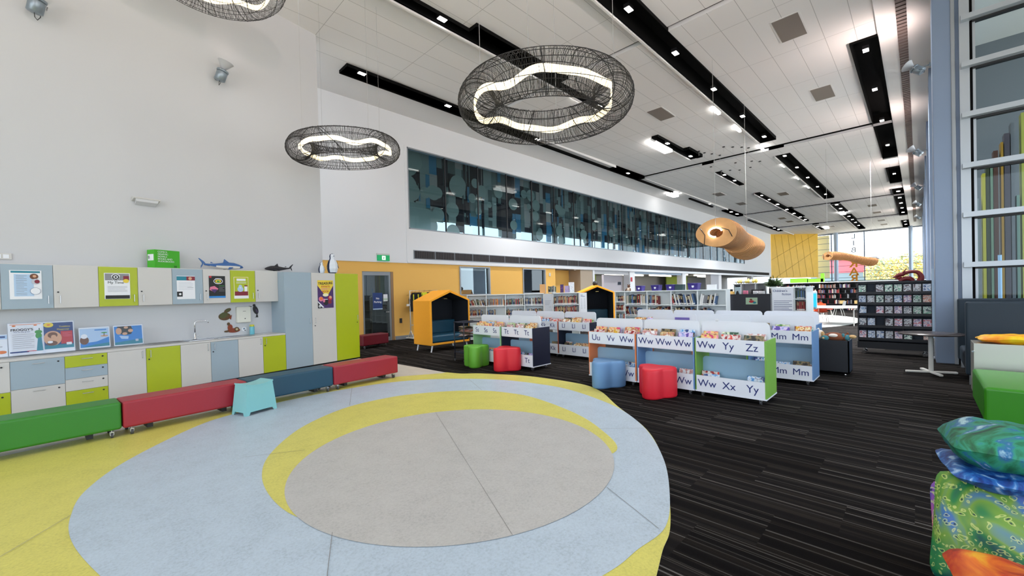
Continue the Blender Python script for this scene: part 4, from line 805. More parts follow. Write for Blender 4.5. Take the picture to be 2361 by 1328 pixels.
# ================================================================ picture-book bins
R90 = (pi/2, 0, -pi/2)      # faces -X
SIDE = {'orange': M('orange_laminate', srgb(226, 128, 74), .45), 'blue': M('blue_laminate', srgb(106, 144, 190), .45), 'green': M('green_laminate', srgb(122, 172, 70), .45), 'navy': NAVY, 'red': M('coral_laminate', srgb(214, 110, 80), .45), 'palegreen': M('mint_laminate', srgb(150, 200, 140), .45)}
BINW = M('bin_white', srgb(230, 234, 242), .45); BACKB = M('bin_inner_blue', srgb(150, 184, 208), .45)
CV = [('pink', cover_mat('cover_pink', [srgb(236, 120, 160), srgb(244, 160, 180), srgb(250, 220, 120), srgb(220, 60, 110)], 1.5, 'noise', (1, 2.0, 2.4))), ('red', cover_mat('cover_red', [srgb(206, 40, 40), srgb(225, 80, 60), srgb(240, 235, 230), srgb(160, 24, 30)], 1.5, 'noise', (1, 2.0, 2.4))),
      ('blue', cover_mat('cover_blue', [srgb(40, 110, 190), srgb(90, 160, 220), srgb(230, 240, 250), srgb(24, 60, 130)], 1.5, 'noise', (1, 2.0, 2.4))), ('yellow', cover_mat('cover_yellow', [srgb(236, 196, 60), srgb(220, 150, 40), srgb(250, 240, 200), srgb(190, 110, 40)], 1.5, 'noise', (1, 2.0, 2.4))),
      ('green', cover_mat('cover_green', [srgb(70, 140, 70), srgb(140, 180, 80), srgb(230, 240, 210), srgb(30, 80, 50)], 1.5, 'noise', (1, 2.0, 2.4))), ('white', cover_mat('cover_white', [srgb(240, 238, 232), srgb(225, 228, 235), srgb(200, 120, 110), srgb(245, 245, 245)], 1.5, 'noise', (1, 2.0, 2.4))),
      ('lilac', cover_mat('cover_lilac', [srgb(130, 140, 200), srgb(170, 176, 224), srgb(230, 210, 240), srgb(90, 70, 160)], 1.5, 'noise', (1, 2.0, 2.4))), ('black', cover_mat('cover_black', [srgb(20, 20, 24), srgb(50, 44, 40), srgb(150, 130, 90), srgb(30, 60, 50)], 1.5, 'noise', (1, 2.0, 2.4))),
      ('cream', cover_mat('cover_cream', [srgb(238, 226, 196), srgb(214, 190, 140), srgb(190, 90, 60), srgb(245, 240, 225)], 1.5, 'noise', (1, 2.0, 2.4))), ('teal', cover_mat('cover_teal', [srgb(30, 130, 140), srgb(100, 190, 190), srgb(240, 240, 230), srgb(20, 80, 100)], 1.5, 'noise', (1, 2.0, 2.4))),
      ('brown', cover_mat('cover_brown', [srgb(150, 84, 50), srgb(200, 130, 80), srgb(236, 200, 150), srgb(90, 50, 34)], 1.5, 'noise', (1, 2.0, 2.4)))]
PB0 = {}
def pbook(col, w, h, th, loc, tilt, yaw, label, group, face=None):
    """picture book facing -X, origin at its bottom edge; tilt leans its top back"""
    if col not in PB0:
        m = dict(CV)[col]; mb = MB()
        mb.box(0, .12, -.5, .5, 0, 1, m).box(.88, 1, -.5, .5, 0, 1, m).box(0, 1, .47, .5, 0, 1, m); 
        PB0[col] = (mb.mesh('cover'), MB().box(.12, .88, -.49, .47, .01, .985, PAGE).mesh('pages'))
    t = bpy.data.objects.new('picture_book', PB0[col][0]); COL.objects.link(t); t.location = loc; t.rotation_euler = (0, tilt, yaw); t.scale = (th, w, h)
    tag(t, label, 'book', group)
    q = bpy.data.objects.new('pages', PB0[col][1]); COL.objects.link(q); q.parent = t
    return t
UNIT = {}
def bin_unit(x0, y0, sideL, sideR, top, bot, label, w=.98, rz=0.0, nb=None, low=None, seed=0, full=True, secs=(0, 1, 2), short=None):
    """origin = front right lower corner seen from the camera; x away from the camera, y to the left"""
    rn = random.Random(seed); t = thing('book_bin', label, 'book bin', (x0, y0, 0), rz, 'wheeled picture-book bins')
    dp = .56; zb = .10; short = short or 'the '+label.split(',')[0].replace('book bin lettered', 'bin').replace(' in the rearmost row of bins', ', rear row').replace('book bin', 'bin').replace(' of the second row', ', second row')
    B(-.015, dp+.015, 0, w, zb-.02, zb, BINW).build('base_board', t)
    for y, s, nm in ((0, sideR, 'right'), (w-.02, sideL, 'left')):
        o = B(0, dp, y, y+.02, zb, .92, SIDE[s]).build('side_panel', t, .002, 1); o['label'] = s+' side panel'
        o = B(-.002, .0, y, y+.02, zb, .92, SIDE[s]).build('edge_band', t)
    # upper bin: front board with letters, sloping floor, divider board with rounded corners
    B(-.012, .0, .0 if False else .02, w-.02, .71, .92, BINW).build('front_board', t); B(dp, dp+.012, .02, w-.02, .71, .92, BINW).build('back_board', t)
    B(0, dp, .02, w-.02, .70, .712, BINW).build('bin_floor', t)
    r = .07; z0, z1, y0_, y1_ = .72, 1.165, .012, w-.012
    arc = [(y1_-r+r*cos(a), z1-r+r*sin(a)) for a in fr(0, pi/2, 6)]+[(y0_+r+r*cos(a), z1-r+r*sin(a)) for a in fr(pi/2, pi, 6)]
    T = Matrix.Translation((dp/2-.006, 0, 0)) @ Matrix(((0, 0, 1, 0), (1, 0, 0, 0), (0, 1, 0, 0), (0, 0, 0, 1)))
    MB().prism([(y0_, z0), (y1_, z0)]+arc, 0, .014, BINW, T=T).build('divider_board', t)
    B(-.012, 0, .02, w-.02, zb, .335, BINW).build('lower_front_board', t); B(dp, dp+.012, .02, w-.02, zb, .335, BINW).build('lower_back_board', t)
    z1 = .60; y0_, y1_ = .02, w-.02; r = .05
    arc = [(y1_-r+r*cos(a), z1-r+r*sin(a)) for a in fr(0, pi/2, 6)]+[(y0_+r+r*cos(a), z1-r+r*sin(a)) for a in fr(pi/2, pi, 6)]
    MB().prism([(y0_, zb), (y1_, zb)]+arc, 0, .012, BACKB, T=T).build('lower_divider_board', t)
    for x in (.06, dp-.06):
        for y in (.09, w-.09): 
            o = MB(); o.cyl((x, y-.012, .032), (x, y+.012, .032), .032, RUB, 14); o.cyl((x, y-.015, .032), (x, y+.015, .032), .014, CHROME, 10); o.box(x-.012, x+.03, y-.018, y+.018, .04, .08, STEEL); o.build('caster', t)
    for k, s in enumerate(top):
        if s: text(s, .155, INK, t, (-.0135, w-.02-(w-.04)*(k+.5)/3, .812), R90)
    for k, s in enumerate(bot):
        if s: text(s, .155, INK, t, (-.0135, w-.02-(w-.04)*(k+.5)/3, .215), R90)
    for k in secs:
        yc = w-.02-(w-.04)*(k+.5)/3; side = ('left', 'middle', 'right')[k]
        n = 3 if full else 2
        for j in range(n):
            col = rn.choice(CV)[0] if not nb or nb[k] is None else (nb[k] if j == 0 else rn.choice(CV)[0])
            h = rn.uniform(.24, .30) if j else rn.uniform(.25, .28); wd = rn.uniform(.20, .27)
            pbook(col, wd, h, .012+.01*rn.random(), (x0+.045+.048*j, y0+yc+rn.uniform(-.02, .02), .716+.010*j), radians(14)+rn.uniform(-.03, .03), rn.uniform(-.08, .08), '%s picture book, %s from front, %s upper pile of %s' % (col, nth(j+1), side, short), 'picture books in the upper bins')
        if low and low[k]:
            for j, col in enumerate(low[k]):
                h = rn.uniform(.24, .29)
                pbook(col, rn.uniform(.19, .26), h, .014, (x0+.05+.05*j, y0+yc+rn.uniform(-.03, .03), .118), radians(20), rn.uniform(-.15, .15), '%s picture book, %s from front, %s lower pile of %s' % (col, nth(j+1), side, short), 'picture books in the lower bins')
    return t
XF = 6.60
bin_unit(XF, 1.54, 'green', 'green', ['Ww', 'Yy', 'Zz'], ['Ww', 'Xx', 'Yy'], 'green-sided book bin lettered Ww Yy Zz, nearest of all the bins', nb=['pink', 'red', 'black'], low=[['blue', 'red'], [], ['blue']], seed=1)
bin_unit(XF-.01, 2.53, 'blue', 'blue', ['Ww', 'Ww', 'Ww'], ['Ww', 'Ww', 'Ww'], 'blue-sided book bin lettered Ww Ww Ww, behind the right red pouf', nb=['white', 'cream', 'lilac'], low=[['black'], ['blue', 'teal'], ['white', 'blue']], seed=2)
bin_unit(XF-.02, 3.52, 'orange', 'orange', ['Uu', 'Vv', 'Ww'], ['Uu', 'Vv', 'Ww'], 'orange-sided book bin lettered Uu Vv Ww, behind the blue pouf', nb=['red', 'yellow', 'red'], low=[[], [], ['blue', 'brown']], seed=3)
bin_unit(6.52, 5.87, 'navy', 'navy', ['Tt', 'Tt', 'Tt'], ['Tt', 'Tt', 'Tt'], 'navy-sided book bin lettered Tt Tt Tt, behind the left red pouf', nb=['white', 'white', 'yellow'], low=[['white'], ['blue', 'black'], ['lilac', 'black']], seed=4)
bin_unit(6.50, 6.86, 'palegreen', 'palegreen', ['Ss', 'Ss', 'Ss'], ['Ss', 'Ss', 'Ss'], 'mint-sided book bin lettered Ss Ss Ss, behind the green pouf', nb=['yellow', 'pink', 'cream'], low=[['blue'], ['blue', 'pink'], ['lilac', 'red']], seed=5)
bin_unit(8.36, 5.66, 'navy', 'navy', ['Ll', 'Ll', 'Ll'], ['Ll', 'Ll', 'Ll'], 'navy-sided book bin lettered Ll Ll Ll, in the second row', nb=['cream', 'yellow', 'white'], low=[['black', 'white'], ['yellow', 'brown'], ['brown', 'black']], seed=6)
bin_unit(8.36, 6.65, 'red', 'red', ['Kk', 'Kk', 'Kk'], ['Kk', 'Kk', 'Kk'], 'coral-sided book bin lettered Kk, in the second row behind Tt', nb=['white', 'blue', 'red'], low=[[], [], ['black', 'red']], seed=7)
bin_unit(8.36, 7.63, 'orange', 'orange', ['', '', ''], ['', '', ''], 'book bin at the left end of the second row, mostly hidden', seed=8, secs=(1, 2), short='the second-row left end bin')
bin_unit(8.40, 1.27, 'blue', 'blue', ['Mm', 'Mm', 'Mm'], ['Mm', 'Mm', 'Mm'], 'blue-sided book bin lettered Mm, behind the bin lettered Zz', nb=['white', 'lilac', 'yellow'], low=[['blue'], ['blue'], ['black', 'white']], seed=9)
bin_unit(8.40, 2.26, 'green', 'green', ['', '', ''], ['', '', ''], 'middle book bin of the Mm row, only its top board showing', seed=10, secs=())
bin_unit(8.40, 3.25, 'orange', 'orange', ['', '', ''], ['', '', ''], 'left book bin of the Mm row, only its top board showing', seed=11, secs=(0,), short='the left bin, Mm row')
for i, y in enumerate((1.42, 2.41, 3.40, 4.38)):
    bin_unit(9.85, y, 'blue', 'blue', ['', '', ''], ['', '', ''], '%s book bin from the left in the rearmost row of bins' % nth(4-i), seed=12+i, full=False, secs=((0, 1, 2) if i == 3 else ()), short='the leftmost rear bin')
# ================================================================ shelf books
SP = [('dark red', srgb(120, 30, 34)), ('navy', srgb(30, 38, 84)), ('black', srgb(22, 20, 24)), ('cream', srgb(200, 192, 174)), ('brown', srgb(130, 84, 54)), ('grey', srgb(120, 122, 126)), ('blue', srgb(76, 108, 150)), ('white', srgb(226, 226, 224)), ('red', srgb(160, 56, 54)), ('green', srgb(70, 92, 72)), ('tan', srgb(190, 150, 104)), ('orange', srgb(212, 120, 54))]
BK0 = {}
def sbook(col, th, h, dp, loc, rz, lean, label, group):
    """spine faces local -y"""
    if col not in BK0:
        m = M('spine_'+col.replace(' ', '_'), dict(SP)[col], .45, noise=.18, nscale=3); lab = M('spine_label', srgb(232, 232, 228), .6); mb = MB()
        mb.box(0, .12, 0, 1, 0, 1, m).box(.88, 1, 0, 1, 0, 1, m).box(0, 1, 0, .03, 0, 1, m).box(.12, .88, .03, .97, .01, .98, PAGE)
        mb.box(.04, .96, -.012, 0, .06, .16, lab)
        if col in ('navy', 'dark red', 'black', 'brown'): mb.box(.25, .75, -.012, 0, .55, .9, M('gilt', srgb(196, 176, 130), .5))
        BK0[col] = mb.mesh('book')
    o = bpy.data.objects.new('book', BK0[col]); COL.objects.link(o); o.location = loc; o.rotation_euler = (0, lean, rz); o.rotation_mode = 'XYZ'
    o.scale = (th, dp, h); return tag(o, label, 'book', group)
nbooks = 0
def book_run(origin, rz, x0, x1, z, pal, where, group, hr=(.20, .27), seed=0, leanp=.0, dp=.17, yoff=.02, th=(.022, .042)):
    """row of books along local x of the frame (origin, rz)"""
    global nbooks
    rn = random.Random(seed); x = x0; i = 0; R = Matrix.Rotation(rz, 4, 'Z')
    while x < x1-.03:
        t = rn.uniform(*th); h = rn.uniform(*hr); col = rn.choice(pal); ln = leanp*(.8+.4*rn.random())
        i += 1; nbooks += 1
        p = Vector(origin)+R @ Vector((x, yoff+rn.uniform(0, .015), z))
        sbook(col, t, h, dp, p, rz, ln, '%s book, %s from left, %s' % (col, nth(min(i, 40)), where), group)
        x += t/max(.3, cos(ln))+.002
def shelf_case(name, label, origin, rz, bays, w, H, levels, mat, dp=.30, back=True, group=None, cat='bookcase'):
    t = thing(name, label, cat, origin, rz, group)
    for k in range(bays+1): B(k*w-.012, k*w+.012, 0, dp, 0, H, mat).build('upright', t)
    for k in range(bays):
        for z in levels: B(k*w+.012, (k+1)*w-.012, .0, dp, z-.011, z+.011, mat).build('shelf', t)
    if back: B(0, bays*w, dp-.01, dp, .05, H, mat).build('back_panel', t)
    B(-.015, bays*w+.015, -.01, dp+.01, H, H+.025, mat).build('top_board', t)
    return t
SW = M('shelf_white', srgb(230, 236, 236), .45)
dk = ['dark red', 'navy', 'black', 'brown', 'grey', 'blue', 'cream']; mx = [c for c, _ in SP if c not in ('orange', 'tan')]; wm = ['dark red', 'brown', 'black', 'tan', 'red', 'grey']
CZ = pi/2-TH          # direction square to the view
SQ_RZ = -(pi/2-(pi/2-TH)) if False else -(pi/2-TH)
# case A: square to the view between the two cabins
FA = 14.6
def caseA(px): p = atF(px, 680, FA); return Vector((p.x, p.y, 0))
a0 = caseA(1077); a1 = caseA(1253); dA = (a1-a0); rzA = atan2(dA.y, dA.x); wA = dA.length/4
ca = shelf_case('bookcase', 'white bookcase of four bays standing between the yellow cabin and the grey text panel', a0, rzA, 4, wA, 1.62, (.06, .48, .86, 1.22), SW)
for b, (n1, n2) in enumerate([(.95, .8), (.95, .5), (.95, .9), (.95, .9)]):
    book_run(a0, rzA, b*wA+.03, b*wA+wA*n1, 1.231, mx if b != 1 else ['orange', 'tan', 'cream', 'blue', 'grey', 'brown'], 'upper shelf, %s bay of the cabin-side case' % nth(b+1), 'books in the white bookcase by the yellow cabin', seed=20+b, leanp=-.25 if b == 0 else 0)
    book_run(a0, rzA, b*wA+.03, b*wA+wA*n2, .871, dk, 'lower shelf, %s bay of the cabin-side case' % nth(b+1), 'books in the white bookcase by the yellow cabin', seed=30+b, hr=(.18, .25))
p1, p2 = caseA(1254), caseA(1273); d_ = (p2-p1)
def panel_sign(name, label, pA, pB, z0, z1, m, texts, shapes, cat):
    d = pB-pA; t = poster(name, label, (pA+pB)/2+Vector((0, 0, (z0+z1)/2))-Vector((cos(TH), sin(TH), 0))*.03, (pi/2, 0, atan2(d.y, d.x)), d.length, z1-z0, shapes, texts, cat, base=m, th=.02); return t
panel_sign('shelf_end_sign', 'grey end panel with a few lines of dark text ending the white bookcase', p1, p2, .9, 1.63, M('grey_board', srgb(190, 192, 196), .5), [], [((-.12, .10-.045*i, .10-.02*i, .112-.045*i), gry) for i in range(4)]+[((.02, -.12, .10, -.11), gry)], 'sign')
b0, b1 = caseA(1275), caseA(1335); dB = b1-b0; wB = dB.length/2
shelf_case('bookcase', 'white framed bookcase full of dark red books between the two text panels', b0, rzA, 1, dB.length, 1.62, (.06, .48, .86, 1.22), SW)
book_run(b0, rzA, .04, dB.length*.95, 1.231, wm, 'upper shelf of the case between the text panels', 'dark books between the text panels', seed=41, hr=(.24, .31))
book_run(b0, rzA, .04, dB.length*.97, .871, wm, 'lower shelf of the case between the text panels', 'dark books between the text panels', seed=42, hr=(.24, .30))
panel_sign('shelf_end_sign', 'pale panel with two columns of small blue text left of the rear yellow cabin', caseA(1336), caseA(1352.5), .9, 1.63, PAPER, [], [((-.09, .27, -.02, .285), dbl), ((-.09, .23, .06, .245), dbl)]+[((-.09+.11*(i % 2), .16-.04*(i//2), -.04+.11*(i % 2), .167-.04*(i//2)), gry) for i in range(20)], 'sign')
for i, (px, w_, h_, m, lab) in enumerate([(1252, .2, .32, M('kraft_board', srgb(214, 160, 100), .6), 'tan board leaning on top of the white bookcase near the grey panel')]):
    p = caseA(px); solo('leaning_board', MB().box(-w_/2, w_/2, .1, .13, 0, h_, m), lab, 'board', (p.x, p.y, 1.645), rzA)
book_run(caseA(1265), rzA, 0, .30, 1.647, ['black', 'cream', 'grey', 'green'], 'standing on top of the case between the panels', 'loose books on top of the bookcases', seed=44, hr=(.22, .26), leanp=-.0)
for px, w_, h_, m, lab, s in [(1296, .12, .29, purp, 'tall dark purple book cover display', ''), (1308, .18, .24, C('lilac_poster', 176, 160, 200), 'lilac picture sheet standing', ''), (1318, .2, .36, PAPER, 'white spotted sheet standing', '')]:
    p = caseA(px); t = poster('standing_card', lab+' on top of the case between the panels', (p.x, p.y, 1.65+h_/2), (pi/2, 0, rzA), w_, h_, [(ell(random.uniform(-.4, .4)*w_, random.uniform(-.45, .45)*h_, .008, .006), random.choice([red, dbl, mbl, pink])) for _ in range(14)], [], 'card', base=m)
# case B: along Y at X = 12.2, facing the camera
XB = 12.15
yl = atX(1440, 672, XB).y; yr = atX(1674, 666, XB).y; wBb = (yl-yr)/4
cb = shelf_case('bookcase', 'long white bookcase of four bays behind the last row of bins', (XB, yl, 0), -pi/2, 4, wBb, 1.62, (.06, .46, .84, 1.20), SW)
for b, (n1, n2, ln) in enumerate([(.95, .75, 0), (.48, .9, 0), (.92, .9, .18), (.62, .5, 0)]):
    book_run((XB, yl, 0), -pi/2, b*wBb+.04, b*wBb+wBb*n1, 1.211, mx, 'upper shelf, %s bay of the long white case' % nth(b+1), 'books in the long white bookcase', hr=(.25, .33), seed=50+b, leanp=(.0, .0, -.22, .16)[b], th=(.026, .05), yoff=.03)
    book_run((XB, yl, 0), -pi/2, b*wBb+.04, b*wBb+wBb*n2, .851, dk, 'lower shelf, %s bay of the long white case' % nth(b+1), 'books in the long white bookcase', hr=(.22, .30), seed=60+b, leanp=(-.3, 0, -.15, .12)[b], th=(.026, .05))
# narrow white case right of the rear cabin
nw = atX(1418, 680, XB+.9)
shelf_case('bookcase', 'narrow white bookcase squeezed between the rear yellow cabin and the long bookcase', (XB+.9, nw.y, 0), -pi/2, 1, .52, 1.62, (.3, .62, .94, 1.26), SW)
for i, z in enumerate((1.271, .951, .631)): book_run((XB+.9, nw.y, 0), -pi/2, .04, .42, z, mx, '%s shelf down of the narrow white case' % nth(i+1), 'books in the narrow white bookcase', seed=70+i, hr=(.17, .22))
# things on case B
VIO = M('violet_plastic', srgb(58, 44, 130), .45)
def tub(px, w_, h_, lab, m=VIO, x=XB+.15):
    p = atX(px, 665, x); t = thing('storage_tub', lab, 'tub', (x, p.y, 1.645), -pi/2, 'tubs on top of the long white bookcase')
    mb = MB(); T = [(-w_*.42, -.1, 0), (w_*.42, -.1, 0), (w_*.42, .1, 0), (-w_*.42, .1, 0), (-w_/2, -.13, h_), (w_/2, -.13, h_), (w_/2, .13, h_), (-w_/2, .13, h_)]
    mb.add(T, [(0, 3, 2, 1), (0, 1, 5, 4), (1, 2, 6, 5), (2, 3, 7, 6), (3, 0, 4, 7)], m); mb.add([(x*.97, y*.97, z) for x, y, z in T], [(0, 1, 2, 3), (4, 5, 1, 0), (5, 6, 2, 1), (6, 7, 3, 2), (7, 4, 0, 3)], m); mb.build('bin', t)
    mb = MB(); mb.tube([(-w_/2, -.13, h_), (w_/2, -.13, h_), (w_/2, .13, h_), (-w_/2, .13, h_)], .008, m, 5, closed=True); mb.build('rim', t)
    MB().disc(0, 0, .035, .04, 0, PAPER, T=Matrix.Translation((0, -.12, h_*.55)) @ Matrix.Rotation(pi/2, 4, 'X')).build('emblem', t); return t
tub(1477, .20, .16, 'small violet plastic tub with pale label, leftmost on the long white bookcase')
tub(1514, .26, .17, 'violet plastic tub, second from the left on the long white bookcase')
tub(1549, .28, .17, 'violet plastic tub with white emblem, third from the left on the long white bookcase')
tub(1601, .30, .19, 'large violet plastic tub with white emblem, rightmost on the long white bookcase')
p = atX(1568, 660, XB+.15); solo('wire_basket', MB().box(-.12, .12, -.1, .1, 0, .17, M('dark_teal', srgb(44, 70, 74), .6)), 'dark grey-green basket right of the third violet tub', 'basket', (p.x, p.y, 1.645), -pi/2)
p = atX(1641, 660, XB+.15); solo('paper_box', MB().box(-.12, .12, -.05, .05, 0, .14, PAPER), 'plain white card box at the right of the long bookcase top', 'box', (p.x, p.y, 1.645), -pi/2)
p = atX(1450, 668, XB+.15); t = thing('soft_toy', 'small brown and white soft toy sitting at the left end of the long bookcase', 'soft toy', (p.x, p.y, 1.645), -pi/2)
FURB = M('toy_brown', srgb(96, 64, 48), .9, bump=.4, nscale=90); FURW = M('toy_cream', srgb(220, 200, 180), .9, bump=.4, nscale=90)
MB().lathe([(.01, 0), (.06, .02), (.07, .06), (.05, .11), (.01, .13)], FURW, 12).build('body', t); MB().lathe([(.005, .11), (.04, .125), (.048, .16), (.03, .2), (.005, .21)], FURB, 12).build('head', t)
for s in (-1, 1): MB().lathe([(.004, 0), (.016, .01), (.016, .03), (.003, .04)], FURB, 8, T=Matrix.Translation((s*.035, 0, .19))).build('ear', t); MB().cyl((s*.05, -.02, .09), (s*.09, -.06, .02), .02, FURB, 8).build('arm', t)
# ================================================================ yellow reading cabins
CABY = M('amber_felt', srgb(240, 160, 30), .8, noise=.1, nscale=40, bump=.2); CABD = M('dark_felt', srgb(20, 24, 32), .9, bump=.2, nscale=60)
def cabin(label, loc, rz, W=1.5, D=.9, z0=.2, ze=1.52, za=1.83, s=1.0):
    t = thing('reading_cabin', label, 'reading cabin', loc, rz, 'house shaped reading cabins'); th = .07
    out = [(0, z0), (W, z0), (W, ze), (W/2, za), (0, ze)]; inn = [(th, z0+th), (W-th, z0+th), (W-th, ze-.03), (W/2, za-th*1.15), (th, ze-.03)]
    T = Matrix(((1, 0, 0, 0), (0, 0, 1, 0), (0, 1, 0, 0), (0, 0, 0, 1)))
    mb = MB(); n = 5
    v = [(x, 0, z) for x, z in out]+[(x, 0, z) for x, z in inn]+[(x, D, z) for x, z in out]+[(x, D, z) for x, z in inn]
    f = [(i, (i+1) % 5, 5+(i+1) % 5, 5+i) for i in range(5)]+[(i, 10+i, 10+(i+1) % 5, (i+1) % 5) for i in range(5)]+[(10+i, 15+i, 15+(i+1) % 5, 10+(i+1) % 5) for i in range(5)]
    mb.add(v, f, CABY); mb.build('shell', t, .02, 3)
    mb = MB(); vi = [(x, .012, z) for x, z in inn]+[(x, D-.06, z) for x, z in inn]
    mb.add(vi, [(i, (i+1) % 5, 5+(i+1) % 5, 5+i) for i in range(5)]+[(5, 6, 7, 8, 9)], CABD); mb.add([(x, D-.01, z) for x, z in inn], [(0, 1, 2, 3, 4)], CABY); mb.build('lining', t)
    B(th+.01, W-th-.01, .02, D-.12, z0+th, z0+th+.22, BT).build('seat_cushion', t, .05, 4); B(th+.02, W-th-.02, D-.24, D-.1, z0+th+.2, z0+th+.62, BT).build('back_cushion', t, .05, 4)
    MB().box(W/2+.02, W/2+.14, .35, .45, za-.28, za-.26, M('brass', (.5, .35, .12), .3, .9)).build('reading_light', t)
    LEGW = M('white_leg', srgb(226, 226, 230), .4)
    for x, y in ((.12, .08), (W-.12, .08), (.12, D-.08), (W-.12, D-.08)): MB().cyl((x, y, z0+.01), (x+(-.05 if x < W/2 else .05), y, 0), .026, LEGW, 10, .02).build('leg', t)
    return t
cabin('amber house shaped reading cabin with dark lining near the coat rack', (6.75, 10.08, 0), 0)
pc = atF(1377, 668, 17.0)-Vector((cos(radians(-43)), sin(radians(-43)), 0))*.72
cabin('rear amber house shaped reading cabin behind the pale text panel', (pc.x, pc.y, 0), radians(-43), W=1.45, D=1.0, ze=1.62, za=1.92)
p = atF(1377, 655, 16.9); solo('black_ball_toy', MB().lathe([(.01, 0), (.09, .03), (.11, .1), (.08, .18), (.01, .21)], BLK, 14), 'round black object standing on the roof of the rear amber cabin', 'toy', (pc.x+.72*cos(radians(-43))+.4*.7, pc.y+.72*sin(radians(-43))+.4*.7, 1.89))
# coat rack with vests
RY = 13.72; RX0 = atY(946, 720, RY).x; RX1 = atY(1009, 720, RY).x
t = thing('coat_rack', 'white rail rack with vests and empty hangers beside the glass door', 'coat rack', (RX0, RY, 0))
WP = M('white_tube', srgb(222, 220, 214), .4); mb = MB()
L_ = RX1-RX0
mb.tube([(0, 0, .1), (0, 0, 1.86), (L_, 0, 1.86), (L_, 0, .1)], .022, WP, 8); mb.tube([(0, 0, .55), (L_, 0, .55)], .015, WP, 8); mb.box(-.14, .0, -.03, .03, 1.28, 1.36, WP); mb.build('frame', t)
for x in (0, L_):
    mb = MB(); mb.box(x-.04, x+.04, -.3, .3, .05, .08, WP); mb.tube([(x, -.2, .08), (x, 0, .36)], .015, WP, 6); mb.tube([(x, .2, .08), (x, 0, .36)], .015, WP, 6); mb.build('foot', t)
VB = M('black_cloth', srgb(24, 24, 26), .9); VYc = M('hi_vis_yellow', srgb(222, 220, 40), .7)
for i, (x, m, lab) in enumerate([(.08, None, 0), (.22, VB, 'black vest with pale stripe hanging first on the rack'), (.40, VB, 'second black vest hanging on the rack'), (.62, VYc, 'yellow and black vest hanging on the rack'), (.86, VB, 'black garment hanging right of the yellow vest'), (1.2, None, 0), (1.35, None, 0), (1.5, None, 0)]):
    y = RY
    h = thing('coat_hanger', 'thin wire coat hanger, %s along the white rail rack' % nth(i+1), 'hanger', (RX0+x, y, 1.82), .2*(i % 3-1), 'wire hangers on the rack')
    MB().tube([(0, 0, .03), (.03, 0, .05), (.035, 0, .02), (0, 0, -.02), (-.2, 0, -.13), (.2, 0, -.13), (0, 0, -.02)], .005, M('red_wire', srgb(150, 90, 60), .5), 5).build('wire', h)
    if m:
        v = thing('vest', lab, 'vest', (RX0+x, y, 1.82), .2*(i % 3-1), 'vests on the rack'); mb = MB()
        P_ = [(-.07, -.03), (.07, -.03), (.2, -.14), (.21, -.5), (.19, -.75), (-.19, -.75), (-.21, -.5), (-.2, -.14)]
        for k, yy in enumerate((-.05, .05)): mb.grid(6, 8, lambda u, w_: ((u-.5)*(.2+.28*min(1, w_*3)), yy+.015*sin(9*u+5*w_), -.03-.72*w_), m)
        mb.build('fabric', v)
        mb = MB()
        for sx in (-.12, .08): mb.grid(1, 6, lambda u, w_: (sx+.04*u, -.07, -.1-.6*w_), VYc if m is VB else VB)
        mb.build('reflective_stripe', v)
# dark book trolley with papers
t = thing('book_trolley', 'dark framed trolley with a bundle of striped magazines, left of the Ss bin', 'trolley', (6.35, 8.02, 0), radians(0))
NV = M('dark_navy_metal', srgb(20, 24, 44), .45); mb = MB()
for x, y in ((0, 0), (.5, 0), (0, .38), (.5, .38)): mb.tube([(x, y, .06), (x, y, .98)], .013, NV, 8)
for z in (.98, .22): mb.tube([(-.02, 0, z), (.62, 0, z+.0)], .016, NV, 8); mb.tube([(-.02, .38, z), (.62, .38, z)], .016, NV, 8); mb.tube([(0, 0, z), (0, .38, z)], .014, NV, 8); mb.tube([(.5, 0, z), (.5, .38, z)], .014, NV, 8)
mb.build('frame', t); B(0, .5, 0, .38, .22, .235, NV).build('tray', t); B(0, .5, .0, .38, .60, .615, NV).build('upper_tray', t)
for x, y in ((0, 0), (.5, 0), (0, .38), (.5, .38)): MB().cyl((x-.01, y, .03), (x+.01, y, .03), .03, RUB, 10).build('wheel', t)
rn = random.Random(5)
for k in range(9):
    c_ = ['white', 'black', 'cream', 'blue', 'red'][k % 5]
    s = solo('magazine', MB().grid(6, 2, lambda u, v: (.36*(u-.5), .25*(v-.5), .03*sin(u*3+k)), dict(CV)[c_]).grid(6, 2, lambda u, v: (.36*(u-.5), .25*(v-.5), .03*sin(u*3+k)-.006), PAGE), '%s magazine, %s up in the bundle in the dark trolley' % (c_, nth(k+1)), 'magazine', (6.60, 8.2, .645+.028*k), rn.uniform(-.25, .25), 'magazines bundled in the dark trolley')
# ================================================================ display rack with discs/magazines
DR = M('rack_black', srgb(14, 16, 24), .5); DRB = M('rack_back', srgb(36, 48, 64), .6)
RXp = 13.1; yL = 1.07; yR = -.20; Wd = yL-yR
t = thing('display_rack', 'black wheeled display rack with five tiers of covers, dragon figure on top', 'display rack', (RXp, yL, 0), -pi/2)
B(0, Wd, .18, .22, .14, 1.74, DRB).build('back_panel', t); B(-.02, Wd+.02, .10, .5, 1.70, 1.73, DR).build('top_board', t)
for x in (0, Wd): B(x-.012, x+.012, .0, .42, .14, 1.72, DR).build('end_panel', t)
LV = [1.49, 1.24, .98, .69, .39]
for z in LV: MB().box(0, Wd, -.03, .18, z-.04, z-.02, DR).box(0, Wd, -.045, -.03, z-.05, z+.012, DR).build('ledge', t)
B(-.02, Wd+.02, -.02, .45, .14, .30, DR).build('base', t)
for x in (.1, Wd-.12):
    for y in (.04, .36): MB().cyl((x, y-.012, .045), (x, y+.012, .045), .045, CHROME, 14).cyl((x, y, .09), (x, y, .15), .012, STEEL).build('caster', t)
mb = MB()
